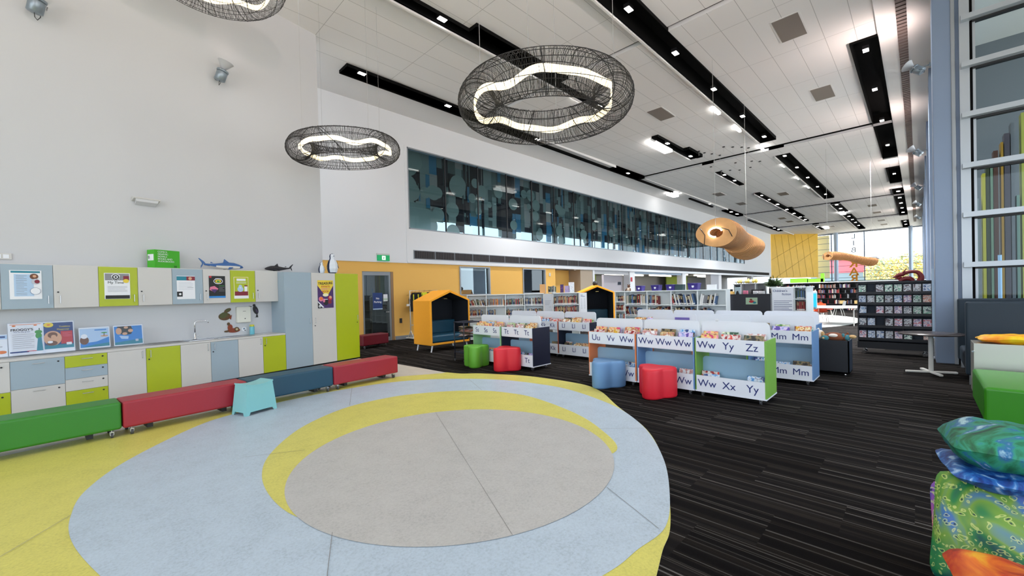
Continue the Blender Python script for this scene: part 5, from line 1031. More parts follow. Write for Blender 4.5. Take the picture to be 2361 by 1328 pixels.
for k in range(1, 8): mb.box(k*Wd/8-.003, k*Wd/8+.003, .0, .18, .40, 1.70, DR)
mb.build('divider', t)
cv = [('lilac', srgb(186, 180, 206), srgb(120, 90, 140), srgb(236, 232, 240), srgb(190, 90, 110)), ('pale blue', srgb(170, 196, 220), srgb(90, 130, 180), srgb(230, 236, 242), srgb(60, 90, 140)), ('peach', srgb(222, 180, 160), srgb(200, 110, 80), srgb(240, 226, 216), srgb(150, 90, 90)), ('sea green', srgb(150, 190, 176), srgb(80, 150, 120), srgb(226, 236, 230), srgb(60, 90, 90)), ('grey', srgb(150, 160, 168), srgb(96, 104, 116), srgb(214, 218, 222), srgb(80, 60, 70))]
cvm = [(n, cover_mat('case_'+n.replace(' ', '_'), list(c), 3.0, 'noise', (6, 1, 9))) for n, *c in cv]
skip = {(0, 1), (2, 1), (3, 2), (4, 6)}; rn = random.Random(11); case_mesh = {}
for r, z in enumerate(LV):
    for c in range(8):
        if (r, c) in skip: continue
        n, m = rn.choice(cvm)
        if n not in case_mesh: case_mesh[n] = MB().box(-.066, .066, -.012, 0, 0, .19, m).box(-.067, .067, 0, .003, -.001, .191, DR).mesh('display_case')
        o = bpy.data.objects.new('display_case', case_mesh[n]); COL.objects.link(o); x = (c+.5)*Wd/8
        tl = .0 if (r, c) != (2, 0) else .0
        o.location = (RXp+.03+.0, yL-x, z-.018); o.rotation_euler = (radians(-9) if True else 0, 0, -pi/2)
        if (r, c) == (2, 0): o.rotation_euler = (radians(-9), .12, -pi/2)
        tag(o, '%s patterned cover, %s from the left on the %s tier of the black rack' % (n, nth(c+1), ('top', 'second', 'middle', 'fourth', 'bottom')[r]), 'cover', 'covers displayed on the black rack')
# dragon
DG = M('dragon_red', srgb(116, 20, 26), .55, noise=.2, nscale=20)
t = thing('dragon_figure', 'dark red dragon figure with arched neck on top of the black rack', 'dragon figure', (RXp+.25, atX(2092, 640, RXp+.25).y, 1.735), -pi/2)
def limb(pts, rad, m, n=10):
    pts = spline(pts, 5, False); rr = spline([(r, 0) for r in rad], 5, False); mb = MB(); rings = []
    for i, p in enumerate(pts):
        a_ = Vector(pts[max(0, i-1)]); b_ = Vector(pts[min(len(pts)-1, i+1)]); d = (b_-a_).normalized(); s_ = d.cross(Vector((0, 1, 0))).normalized(); u_ = d.cross(s_).normalized()
        rings.append([tuple(Vector(p)+s_*rr[i][0]*cos(2*pi*k/n)+u_*rr[i][0]*sin(2*pi*k/n)) for k in range(n)])
    mb.loft(rings, m, smooth=False); return mb
limb([(.21, 0, -.0), (.23, 0, .1), (.17, 0, .2), (.06, 0, .22), (-.04, 0, .19), (-.10, 0, .15)], [.06, .052, .042, .038, .04, .045], DG).build('neck', t)
limb([(-.07, 0, .17), (-.14, 0, .15), (-.20, 0, .11), (-.25, 0, .10)], [.05, .045, .03, .012], DG).build('head', t)
limb([(-.10, 0, .11), (-.16, 0, .07), (-.22, 0, .05)], [.04, .025, .01], DG).build('jaw', t)
limb([(-.13, 0, .0), (-.05, 0, .06), (.04, 0, .06), (.1, 0, .0)], [.05, .05, .05, .04], DG).build('chest', t)
for s in (-1, 1): MB().cyl((-.07, s*.03, .2), (-.01, s*.05, .3), .018, DG, 6, .002).build('horn', t)
mb = MB()
for k in range(8): a_ = pi*.95-k*.36; mb.add([(.08+.17*cos(a_), -.004, .08+.15*sin(a_)), (.08+.2*cos(a_-.1), 0, .08+.19*sin(a_-.1)), (.08+.17*cos(a_-.2), .004, .08+.15*sin(a_-.2))], [(0, 1, 2), (2, 1, 0)], DG)
mb.build('spine_plate', t)
# white banner stand beside the column
p = atX(2154, 700, 13.05)
solo('white_post', MB().box(-.03, .03, -.035, .035, .45, 2.0, M('pale_blue_white', srgb(190, 214, 236), .4)).box(-.12, .12, -.035, .035, 0, .03, STEEL).box(-.012, .012, -.01, .01, .03, .45, STEEL), 'slim pale blue-white upright panel between the black rack and the grey column', 'post', (p.x+.02, p.y, 0))
# round table
t = thing('round_table', 'round dark-topped table on a white cross foot beside the black rack', 'table', (10.88, -.14, 0))
MB().lathe([(.44, .725), (.45, .73), (.45, .745), (.445, .75)], M('dark_table_top', srgb(60, 52, 52), .25), 48).build('tabletop', t)
mb = MB(); mb.cyl((0, 0, .03), (0, 0, .725), .035, WP, 16); mb.build('pedestal', t)
for k in range(4):
    a = k*pi/2+.35; mb = MB(); T = Matrix.Rotation(a, 4, 'Z'); mb.box(0, .36, -.028, .028, .012, .045, WP, T); mb.box(.31, .36, -.02, .02, 0, .012, RUB, T); mb.build('foot', t, .008, 2)
# teal high-back sofa
TL = M('dark_teal_fabric', srgb(18, 38, 52), .55, bump=.15, nscale=120, noise=.1)
t = thing('high_back_sofa', 'dark teal high-backed sofa booth by the tall glazing', 'sofa', (9.98, -.53, 0))
B(0, .14, -1.6, 0, .16, 1.36, TL).build('side_panel', t, .03, 3); B(1.95, 2.09, -1.6, .0, .16, 1.36, TL).build('side_panel', t, .03, 3)
B(.14, 1.95, -1.45, -1.3, .16, 1.36, TL).build('back_panel', t, .03, 3); B(.14, 1.95, -1.3, -.02, .16, .45, TL).build('seat', t, .05, 4)
for x in (.08, 2.0):
    for y in (-.08, -1.4): MB().box(x-.03, x+.03, y-.04, y+.04, 0, .17, STEEL).build('leg', t)
# steel-fronted box with a cushion
t = thing('steel_planter_box', 'brushed steel fronted box between the sofa and the green ottoman', 'box', (9.1, -.56, 0))
B(0, .5, -1.9, 0, .02, .78, M('satin_steel', (.55, .53, .48), .38, 1.0)).build('cladding', t, .004, 2); B(.02, .48, -1.88, -.02, 0, .02, DARK).build('plinth', t); MB().cyl((-.0, .0, .66), (-.02, .01, .66), .015, CHROME, 10).build('stud', t)
def pillow(w, d, h, m, seed=0, n=22, wr=.012, pinch=.40, sag=0.0):
    rn = random.Random(seed); ph = [rn.uniform(0, 6.28) for _ in range(6)]
    mb = MB()
    for sgn in (1, -1):
        def f(u, v, sgn=sgn):
            x = 2*u-1; y = 2*v-1; e = max(0, (1-abs(x)**2.2))*max(0, (1-abs(y)**2.2)); pn = 1-.10*((1-abs(x))*0+abs(y)**0*(1-abs(x)**2))*abs(y)**4-0
            X = x*(w/2)*(1-.025*(1-y*y)*abs(x)**8-.07*abs(y)**10); Y = y*(d/2)*(1-.025*(1-x*x)*abs(y)**8-.07*abs(x)**10)
            z = sgn*h/2*e**pinch+wr*e**.4*(sin(7*x+3*y+ph[0])+sin(11*y-4*x+ph[1]))*.5+.012*sin(4*x+ph[2])*sin(5*y+ph[3])-sag*(x*x+y*y)
            return (X, Y, z)
        if sgn > 0: mb.grid(n, n, f, m)
        else: mb.grid(n, n, lambda u, v: f(1-u, v), m)
    return mb
def splash(name, cols, scale=4, kind='noise', dist=2.0):
    m, nt, N, L = new_nodes(name); b = P(m); b.inputs['Roughness'].default_value = .5
    tc = N('ShaderNodeTexCoord'); n = N('ShaderNodeTexNoise'); n.inputs['Scale'].default_value = scale*1.9; n.inputs['Detail'].default_value = 6; n.inputs['Distortion'].default_value = dist; L(tc.outputs['Object'], n.inputs['Vector'])
    k = len(cols); r = ramp(nt, [(.3+.4*i/(k-1), c) for i, c in enumerate(cols)]); L(n.outputs['Fac'], r.inputs[0]); L(r.outputs[0], b.inputs['Base Color']); return m
def rings_mat(name, basecols, scale=14, split=0.0):
    m, nt, N, L = new_nodes(name); b = P(m); b.inputs['Roughness'].default_value = .45
    tc = N('ShaderNodeTexCoord'); n = N('ShaderNodeTexNoise'); n.inputs['Scale'].default_value = 2.6; n.inputs['Detail'].default_value = 2; n.inputs['Distortion'].default_value = 1.5; L(tc.outputs['Object'], n.inputs['Vector'])
    k = len(basecols); r = ramp(nt, [(.34+.34*i/(k-1), c) for i, c in enumerate(basecols)]); L(n.outputs['Fac'], r.inputs[0])
    v = N('ShaderNodeTexVoronoi'); v.inputs['Scale'].default_value = scale; v.inputs['Randomness'].default_value = .75
    wn = N('ShaderNodeTexNoise'); wn.inputs['Scale'].default_value = 9; av = N('ShaderNodeMix', data_type='VECTOR'); av.inputs['Factor'].default_value = .12; L(tc.outputs['Object'], wn.inputs['Vector']); L(tc.outputs['Object'], av.inputs['A']); L(wn.outputs['Color'], av.inputs['B']); L(av.outputs['Result'], v.inputs['Vector'])
    dark = ramp(nt, [(0, (1, 1, 1)), (.11, (1, 1, 1)), (.14, (0, 0, 0)), (.24, (0, 0, 0)), (.27, (.6, .6, .6)), (.36, (.6, .6, .6)), (.40, (0, 0, 0))]); L(v.outputs['Distance'], dark.inputs[0])
    core = ramp(nt, [(0, (1, 1, 1)), (.12, (1, 1, 1)), (.16, (0, 0, 0))]); L(v.outputs['Distance'], core.inputs[0])
    ringc = N('ShaderNodeMix', data_type='RGBA'); ringc.inputs['B'].default_value = (*srgb(206, 214, 130), 1); L(dark.outputs[0], ringc.inputs['Factor']); L(r.outputs[0], ringc.inputs['A'])
    fin = N('ShaderNodeMix', data_type='RGBA'); fin.inputs['B'].default_value = (*srgb(20, 44, 60), 1); L(core.outputs[0], fin.inputs['Factor']); L(ringc.outputs['Result'], fin.inputs['A']); L(fin.outputs['Result'], b.inputs['Base Color']); return m
FL = splash('cushion_fire', [srgb(120, 20, 16), srgb(200, 60, 20), srgb(232, 120, 30), srgb(240, 190, 50)], 2.2, dist=1.2)
FL2 = splash('cushion_sun', [srgb(200, 40, 20), srgb(236, 150, 20), srgb(246, 200, 20), srgb(250, 214, 60)], 1.5, dist=.6)
SEA = splash('cushion_sea', [srgb(8, 56, 52), srgb(16, 100, 62), srgb(40, 140, 110), srgb(30, 100, 150), srgb(170, 205, 210)], 3.0)
OCE = splash('cushion_ocean', [srgb(6, 26, 84), srgb(16, 64, 140), srgb(44, 110, 180), srgb(170, 200, 230)], 5.0)
REEF = rings_mat('cushion_reef', [srgb(12, 80, 76), srgb(30, 120, 60), srgb(110, 150, 50), srgb(60, 110, 170), srgb(90, 100, 170)], 34)
CORAL = rings_mat('cushion_coral', [srgb(60, 50, 130), srgb(90, 70, 160), srgb(210, 90, 140), srgb(236, 70, 110)], 20)
def cushion(label, c, rot, w, d, h, m, seed, **k):
    t = thing('cushion', label, 'cushion', c); t.rotation_euler = rot; pillow(w, d, h, m, seed, **k).build('cover', t)
    MB().tube([(-w*.42, -d*.485, -.004), (0, -d*.492, -.006), (w*.42, -d*.485, -.004)], .004, M('zip_cream', srgb(190, 200, 170), .5), 5).build('zip', t); return t
cushion('red and yellow cushion lying on the steel-fronted box', (9.30, -1.02, .845), (0, 0, .05), .38, .85, .13, FL2, 3)
# green ottoman
OT = M('lime_vinyl', srgb(48, 130, 12), rough=.38, noise=.05, nscale=200, bump=.1)
t = thing('ottoman', 'long bright green upholstered ottoman in front of the steel box', 'ottoman', (7.36, -.53, 0))
B(0, 1.5, -1.3, 0, .02, .44, OT).build('seat_block', t, .035, 4); B(.05, 1.45, -1.25, -.05, 0, .02, DARK).build('base', t)
cushion('blue patterned cushion peeking out below the orange one', (2.78, -.44, .13), (0, .05, .2), .62, .62, .2, OCE, 8)
cushion('orange and rust cushion lowest and nearest in the pile', (2.80, -.40, .31), (.05, .10, .12), .64, .62, .20, FL, 4)
cushion('violet and pink patterned cushion standing behind the orange one', (3.36, -.34, .30), (0, radians(-72), .04), .52, .62, .16, CORAL, 5)
cushion('green, yellow and blue ring-patterned cushion leaning in the pile', (3.27, -.37, .34), (0, radians(-66), -.16), .60, .68, .16, REEF, 6, pinch=.42)
cushion('deep blue and white patterned cushion second from the top of the pile', (3.58, -.40, .61), (.02, .08, .10), .66, .64, .13, OCE, 9)
cushion('sea green painted cushion on top of the pile', (3.60, -.40, .755), (.03, .08, .10), .64, .62, .27, SEA, 10, pinch=.45)
cushion('plain grey floor cushion under the top of the pile, mostly hidden', (3.62, -.42, .30), (0, 0, .1), .5, .6, .55, M('grey_cloth', srgb(90, 96, 104), .9), 12)
# ---------------------------------------------------------------- box of soft toys behind the Mm bin
t = thing('toy_crate', 'black wheeled crate of soft toys behind the Mm bin', 'crate', (9.62, .92, 0)); K0 = NAVY
mb = MB(); W_, D_, H_ = .52, .50, .66
mb.box(0, D_, 0, .02, .06, H_, DRB).box(0, D_, W_-.02, W_, .06, H_, DR).box(0, .02, 0, W_, .06, H_, DR).box(D_-.02, D_, 0, W_, .06, H_, DR).box(0, D_, 0, W_, .06, .08, DR); mb.build('box_panels', t)
for x in (.06, .44):
    for y in (.06, .46): MB().cyl((x, y-.01, .03), (x, y+.01, .03), .03, CHROME, 12).build('caster', t)
def toy(label, loc, parts):
    s = thing('soft_toy', label, 'soft toy', loc, 0, 'soft toys in the black crate')
    for nm, m, c, r in parts:
        mb = MB(); mb.grid(14, 8, lambda u, v: (c[0]+r[0]*cos(2*pi*u)*sin(pi*v), c[1]+r[1]*sin(2*pi*u)*sin(pi*v), c[2]+r[2]*cos(pi*v)), m); mb.build(nm, s)
TB = M('toy_chestnut', srgb(120, 66, 38), .95, bump=.4, nscale=120); TT = M('toy_teal', srgb(60, 120, 130), .9, bump=.3, nscale=90); TN = M('toy_tan', srgb(196, 160, 110), .9, bump=.3, nscale=90); TW = M('toy_white', srgb(226, 216, 206), .9, bump=.3, nscale=90)
B(.03, .47, .03, .49, .08, .5, TB)
toy('chestnut brown soft toy with white patch lying in the black crate', (9.84, 1.16, .70), [('body', TB, (0, 0, 0), (.15, .17, .09)), ('patch', TW, (-.12, .0, .04), (.05, .07, .035)), ('head', TB, (0, -.16, .0), (.08, .08, .07)), ('ear', TB, (0, -.2, .07), (.02, .02, .03))])
toy('cream coloured soft toy at the left corner of the black crate', (9.78, 1.36, .74), [('body', TW, (0, 0, 0), (.07, .06, .09)), ('ear', TW, (0, .03, .10), (.02, .02, .03)), ('arm', TN, (-.05, -.04, .02), (.03, .03, .05))])
toy('teal and tan soft toy at the right corner of the black crate', (9.84, .97, .70), [('body', TT, (0, 0, 0), (.09, .05, .06)), ('head', TN, (0, -.08, .02), (.06, .06, .035)), ('leg', TT, (-.05, .05, .03), (.03, .03, .05))])
toy('small blue-green toy in the middle front of the black crate', (9.70, 1.28, .69), [('body', TT, (0, 0, 0), (.05, .06, .05)), ('foot', TN, (-.04, .02, .0), (.02, .02, .02))])
# ---------------------------------------------------------------- fiction case with text panel
cx = 15.0
t = thing('bookcase', 'white end bookcase carrying the Children\'s fiction text panel', 'bookcase', (cx, 3.30, 0), -pi/2)
for x in (0, .58, .88): B(x-.012, x+.012, .0 if x else .0, 1.1, 0, 1.63, SW).build('upright', t)
for z in (.1, .55, .92, 1.28): B(.0, .88, .03, 1.1, z-.012, z+.012, SW).build('shelf', t)
B(-.06, .92, -.03, 1.14, 1.63, 1.66, SW).build('top_board', t); B(.60, .86, .5, .52, .1, 1.6, SW).build('back_panel', t)
poster('shelf_end_sign', 'pale panel headed Children\'s fiction with dark blue text on the end bookcase', (cx-.05, 3.01, 1.20), R90, .56, .86, [((-.24, .02-.055*i, .24-.08*(i % 3 == 1), .034-.055*i), dbl) for i in range(6)]+[((.10, -.36, .24, -.35), dbl)], [("Children's", .095, -.07, .34, dbl, 0, .001), ('fiction', .095, .10, .235, dbl, 0, .001)], 'sign', base=BINW, th=.015)
book_run((cx, 3.30, 0), -pi/2, .62, .84, 1.292, ['blue', 'grey', 'green'], 'upper opening of the Children\'s fiction case', 'books in the fiction end case', seed=80, yoff=.1, hr=(.22, .27))
book_run((cx, 3.30, 0), -pi/2, .62, .84, .932, ['dark red', 'red', 'dark red'], 'lower opening of the Children\'s fiction case', 'books in the fiction end case', seed=81, yoff=.1, hr=(.26, .30))
# blue screen right of it
p = atX(1868, 686, 16.5); t = thing('touch_screen', 'bright cyan lit screen on a rounded white stand beyond the fiction case', 'screen', (16.5, p.y, 0), -pi/2)
B(-.17, .17, -.03, 0, .98, 1.42, M('cyan_screen', srgb(40, 170, 210), .4, emit=srgb(40, 180, 220), estr=.8)).build('screen', t); B(-.3, .18, .0, .10, .9, 1.5, SW).build('housing', t, .04, 3); B(-.06, .06, .0, .1, 0, .9, SW).build('stand', t)
# ---------------------------------------------------------------- service desk
DX_ = 17.6; yl_ = atX(1675, 690, DX_).y; yr_ = atX(1777, 690, DX_).y; zt = atX(1720, 679.5, DX_).z; zb_ = atX(1720, 707, DX_).z
t = thing('service_desk', 'black fronted service desk with a small picture on its front', 'desk', (DX_, yl_, 0), -pi/2); Wd_ = yl_-yr_
B(0, Wd_, 0, .8, .0, zt, M('desk_charcoal', srgb(40, 44, 54), .5)).build('front_panel', t); B(-.01, Wd_+.01, -.01, .82, zt, zt+.02, DR).build('worktop', t)
poster('desk_picture', 'small green and red picture fixed to the front of the service desk', (DX_-.01, atX(1733, 694, DX_).y, atX(1733, 694, DX_).z), R90, .40, .26, [((-.2, -.13, .2, .13), C('sage_print', 180, 210, 180)), (ell(0, -.02, .09, .05), red), (ell(-.02, .06, .05, .03), brn), (ell(.1, -.06, .06, .04), tq)], [], 'picture')
def deskthing(px0, px1, py0, py1, name, label, cat, m, x=DX_+.2, dp=.2, extra=None):
    a_ = atX(px0, py1, x); b_ = atX(px1, py0, x); z0 = zt+.02 if a_.z < zt+.15 else a_.z
    t = solo(name, MB().box(0, a_.y-b_.y, 0, dp, 0, b_.z-z0, m), label, cat, (x, a_.y, z0), -pi/2, None, .01, 2)
    if extra: extra(t, a_.y-b_.y, b_.z-z0)
    return t
cab = thing('display_cabinet', 'open display cabinet standing on the service desk', 'cabinet', (DX_+.45, atX(1691, 670, DX_+.45).y, zt+.02), -pi/2); wc = atX(1691, 670, DX_+.45).y-atX(1767, 670, DX_+.45).y; hc = atX(1730, 653, DX_+.45).z-zt
for x in (0, wc*.24, wc*.68, wc): B(x-.02, x+.02, 0, .3, 0, hc-.02, SW).build('upright', cab)
B(-.02, wc+.02, 0, .3, hc-.05, hc-.02, SW).build('top_board', cab); B(0, wc, .28, .3, 0, hc-.03, M('grey_back', srgb(160, 160, 162), .6)).build('back_panel', cab); B(.02, wc*.22, .26, .28, .05, hc-.1, DRB).build('dark_panel', cab)
deskthing(1694, 1707, 662, 679, 'dog_picture', 'pale picture of a dog standing on the service desk, left', 'picture', C('pale_blue_picture', 190, 215, 225), dp=.03, extra=lambda t, w, h: MB().add([(w*.2, -.003, 0), (w*.8, -.003, 0), (w*.6, -.003, h*.5), (w*.3, -.003, h*.4)], [(0, 1, 2, 3)], BLK).build('print', t))
deskthing(1680, 1691, 672, 679, 'tan_box', 'small tan framed box at the left end of the service desk', 'box', C('tan_wood', 200, 160, 90), dp=.15)
deskthing(1713, 1723, 670, 679, 'pink_box', 'pink box on the service desk', 'box', pink, dp=.12)
deskthing(1736, 1746, 671, 679, 'white_card_holder', 'white card holder on the service desk', 'card holder', PAPER, dp=.1)
deskthing(1748, 1762, 671, 679, 'white_card_holder', 'wide white card holder right of the first one on the service desk', 'card holder', PAPER, dp=.1)
deskthing(1732, 1758, 667, 671, 'black_tray', 'long black tray above the card holders on the service desk', 'tray', DR, x=DX_+.35)
for i in range(9):
    px = 1696+i*5.7; p = atX(px, 652, DX_+.5)
    solo('gold_ornament', MB().lathe([(.01, 0), (.05, .03), (.08, .08), (.03, .13+.02*(i % 3)), (.01, .16+.03*(i % 2))], C('gold_foil', 214, 190, 90) if i % 3 else PAPER, 7, smooth=False), '%s gilded paper ornament, %s from the left on the display cabinet' % ('gold' if i % 3 else 'white', nth(i+1)), 'ornament', (DX_+.6, p.y, zt+hc), 0, 'paper ornaments on the display cabinet')
def potted(name, label, loc, h, r, n, seed, m, potm=PAPER):
    t = thing(name, label, 'plant', loc); rn = random.Random(seed)
    MB().lathe([(r*.35, 0), (r*.45, h*.28), (r*.42, h*.3)], potm, 14).build('pot', t)
    mb = MB()
    for i in range(n):
        a = rn.uniform(0, 6.28); el = rn.uniform(.1, 1.3); L = h*rn.uniform(.15, .38); d = Vector((cos(a)*cos(el), sin(a)*cos(el), sin(el))); s = d.orthogonal().normalized()*.03; b = Vector((0, 0, h*.3))+d*L*rn.uniform(0, .6)
        mb.add([b, b+d*L*.5+s, b+d*L-Vector((0, 0, L*.15)), b+d*L*.5-s], [(0, 1, 2, 3)], m)
    mb.build('leaves', t); return t
LF = M('leaf_dark', srgb(60, 84, 44), .6, noise=.4, nscale=8)
p = atX(1775, 668, 17.2); potted('potted_plant', 'bushy potted plant at the right end of the service desk', (17.8, p.y, zt+.02), .9, .26, 220, 2, LF)
# white tables with orange chairs
def small_table(label, px, py, L_, z=.74, W_=.75, rz=0, shape='rect'):
    p = atZ(px, py, z); t = thing('reading_table', label, 'table', (p.x, p.y, 0), rz, 'white reading tables')
    B(0, W_, -L_, 0, z-.03, z, WHITE).build('tabletop', t, .02, 3)
    for x, y in ((.08, -.08), (W_-.08, -.08), (.08, -L_+.08), (W_-.08, -L_+.08)): MB().cyl((x, y, 0), (x, y, z-.03), .02, WP, 8).build('leg', t)
    return t
OC = M('orange_plastic', srgb(204, 70, 30), .4)
def chair(label, x, y, rz, m, mn):
    t = thing('shell_chair', label, 'chair', (x, y, 0), rz, 'plastic shell chairs at the tables')
    mb = MB(); mb.grid(8, 5, lambda u, v: (.44*(u-.5), -.2+.42*v, .45+.05*(2*u-1)**2), m); mb.grid(8, 5, lambda u, v: (.44*(u-.5), -.2+.42*v, .43+.05*(2*u-1)**2), m); mb.build('seat', t)
    mb = MB(); mb.grid(8, 6, lambda u, v: (.46*(u-.5)*(1-.15*v), .22+.08*v-.06*(2*u-1)**2, .45+.38*v), m); mb.grid(8, 6, lambda u, v: (.46*(u-.5)*(1-.15*v), .24+.08*v-.06*(2*u-1)**2, .45+.38*v), m); mb.build('backrest', t)
    for sx in (-1, 1):
        for sy in (-1, 1): MB().tube([(sx*.16, sy*.12, .44), (sx*.22, sy*.22, 0)], .011, WP, 6).build('leg', t)
    return t
small_table('white table in front of the service desk', 1676, 706, 1.9, rz=0)
p = atZ(1700, 722, .45); chair('orange shell chair half hidden in front of the service desk', p.x, p.y+.25, -pi/2, OC, 'orange')
small_table('large white table beyond the fiction case, on the pale floor oval', 1862, 709, 1.6, W_=2.2)
for px, py, rz, lab, m in [(1895, 742, .3, 'orange shell chair facing the far white table, front one', OC), (1880, 738, -.4, 'orange shell chair beside the front one at the far table', OC), (1908, 733, 1.8, 'orange shell chair at the right side of the far white table', OC), (1934, 731, -1.7, 'white shell chair with thin legs at the right of the far table', WHITE), (1868, 736, 2.2, 'grey shell chair at the left of the far table', GREYM)]:
    p = atZ(px, py); chair(lab, p.x, p.y, rz-pi/2, m, '')
flat('floor_pale_oval', [(24+4.8*cos(2*pi*k/60), 4.2+2.3*sin(2*pi*k/60)) for k in range(60)], .003, lino_mat('pale_vinyl', srgb(212, 216, 212)))
# ---------------------------------------------------------------- far black bookcases
XS = 32.0; yl2 = 7.2; yr2 = -.25
t = shelf_case('bookcase', 'long black bookcase wall with a white top, far behind the display rack', (XS, yl2, 0), -pi/2, 8, (yl2-yr2)/8, 1.80, (.12, .5, .84, 1.16, 1.48), DR, dp=.5)
t2 = B(-.05, yl2-yr2+.05, -.05, .6, 1.825, 1.87, SW).build('white_top', t)
rn = random.Random(77); mb = MB()
for li, z in enumerate((.131, .511, .851, 1.171, 1.491)):
    x = .05
    while x < yl2-yr2-.1:
        if rn.random() < .12: x += rn.uniform(.1, .3); continue
        w_ = rn.uniform(.02, .05); h_ = rn.uniform(.17, .26); mb.box(x, x+w_, .0, .2, z, z+h_, M('spine_'+rn.choice(['black', 'black', 'grey', 'brown', 'dark_red', 'black', 'navy', 'grey', 'cream']).replace(' ', '_'), (0, 0, 0))); x += w_+.003
o = mb.build('small_books', None); o.location = (XS, yl2, 0); o.rotation_euler.z = -pi/2; tag(o, 'hundreds of small dark books filling the long black bookcase', 'books', kind='stuff')
for i, px in enumerate((1965, 1972, 1948, 1985)):
    p = atX(px, 722-(12 if i == 2 else 0), XS-.1); solo('facing_book', MB().box(-.13, .13, -.02, 0, 0, .2, C('kraft_card', 200, 170, 110)), 'tan book facing out low in the black bookcase, %s from the left' % nth(i+1), 'book', (XS-.02, yr2+1.5+.7*i, (.132, .132, .512, .512)[i]), -pi/2, 'tan books facing out on the black bookcase')
for px, w_, h_, m, lab in [(1843, 1.6, .28, C('signal_green', 120, 200, 40), 'bright green display box on top of the far bookcase, left'), (1880, 1.4, .22, C('leaf_green_print', 120, 180, 40), 'bright green long box on top of the far bookcase, middle'), (1897, .3, .55, MATS['signal_green'], 'upright green stand on top of the far bookcase'), (1817, .5, .3, lbl, 'pale blue tub on the low shelving left of the far bookcase')]:
    p = atX(px, 650, XS+.3); y = min(p.y, yl2-.4); solo('display_item', MB().box(-w_/2*.6, w_/2*.6, -.1, .1, 0, h_, m), lab, 'display', (XS+.3, y, 1.872), -pi/2)
# far low shelving to the left of the black wall
for i, (x, y, w_) in enumerate([(27, 9.5, 2.4), (36, 11, 3.0), (30, 12.3, 2.0)]):
    shelf_case('bookcase', 'low dark bookcase far away below the golden panel, %s from the camera' % nth(i+1), (x, y, 0), -pi/2, 3, w_/3, 1.5, (.1, .5, .85, 1.2), DR, dp=.4)
for i, (x, y) in enumerate([(29, 8.3), (40, 9.5), (24, 11.5)]): potted('potted_plant', ('leafy green plant far beyond the service desk', 'tall green plant below the golden panel', 'leafy plant before the olive wall')[i], (x, y, 0), 2.2, .5, 90, 5+i, LF)
# ---------------------------------------------------------------- annex lights and contents seen through the openings
for i, (x, y, L_) in enumerate([(28, 16.5, 7), (33, 18.5, 8), (38.5, 16, 5), (40, 18.5, 6), (47, 17, 6), (52, 18.5, 6)]):
    solo('annex_strip_light', MB().box(-L_/2, L_/2, -.08, .08, -.12, 0, M('warm_light', (1, 1, 1), .5, emit=(1, .9, .72), estr=5)), 'long warm strip light on the ceiling of the annex, %s from the camera' % nth(i+1), 'ceiling light', (x, y, 3.08), .1, 'strip lights in the annex')
for i, (x, y) in enumerate([(22.3, 15.6), (22.9, 16.6), (12.0, 16), (7.3, 16.2), (16, 16.2)]):
    solo('round_downlight', MB().lathe([(.14, -.03), (.14, 0)], LB, 16), 'round white downlight in the room behind the ochre wall, %s' % ('through the first opening, near', 'through the first opening, far', 'through the wide office window', 'behind the glass door', 'through the narrow office window')[i], 'downlight', (x, y, 3.09), 0)
    li = bpy.data.lights.new('annex_lamp', 'POINT'); li.energy = 45; li.shadow_soft_size = .15; lo = bpy.data.objects.new('annex_lamp', li); COL.objects.link(lo); lo.location = (x, y, 2.9)
for x, y in ((30, 17), (39, 17), (48, 17)):
    li = bpy.data.lights.new('annex_lamp', 'POINT'); li.energy = 160; li.color = (1, .93, .8); li.shadow_soft_size = .3; lo = bpy.data.objects.new('annex_lamp', li); COL.objects.link(lo); lo.location = (x, y, 2.8)
OF = M('office_white', srgb(200, 205, 205), .6)
shelf_case('bookcase', 'curved run of grey open shelves seen through the glass door', (5.7, 16.6, 0), radians(-22), 3, .75, 1.5, (.35, .72, 1.1), M('shelf_grey', srgb(150, 150, 140), .6), dp=.35)
for i, (x, y, z, w_, h_, m) in enumerate([(12.1, 17.9, 1.75, .8, .75, C('framed_cream', 220, 210, 180)), (13.6, 17.9, 1.8, .5, .6, C('framed_mint', 190, 206, 190)), (17.5, 17.9, 1.6, .7, 1.0, C('glow_cream', 236, 226, 200)), (18.6, 17.9, 1.6, .7, .8, C('rust_art', 170, 80, 50))]):
    solo('wall_picture', MB().box(-w_/2, w_/2, -.03, 0, 0, h_, m), 'picture on the office wall, %s' % ('cream one in the wide window', 'pale green one in the wide window', 'cream one in the narrow window', 'rust coloured one in the narrow window')[i], 'picture', (x, y, z), 0)
solo('fire_point_sign', MB().box(-.12, .12, -.01, 0, 0, .3, red), 'small red fire sign on the white pier', 'sign', (26.15, LW+.01, 2.25), 0)
solo('noticeboard', MB().box(-.2, .2, -.01, 0, 0, .2, DRB), 'small dark notice on the lilac wall by the white pier', 'sign', (25.5, LW+.58, 2.05), 0)
# ---------------------------------------------------------------- letters on the end window
t = thing('window_lettering', 'vertical lettering on the end window read in reverse from inside', 'lettering', (71.4, 2.1, 0)); y0 = atX(1968, 560, 71.4).y; t.location.y = y0
LTR = M('letter_grey', srgb(90, 96, 104), .5); LTO = M('letter_amber', srgb(226, 150, 40), .5)
for ch, py, m in (('L', 545, LTR), ('I', 561, LTR), ('B', 577, LTR), ('R', 608, LTO), ('A', 627, LTO), ('R', 643, LTO)):
    text(ch, 1.5 if m is LTO else .95, m, t, (0, 0, atX(1968, py, 71.4).z), (pi/2, 0, pi/2), ext=.03, bold=.03 if m is LTO else 0)
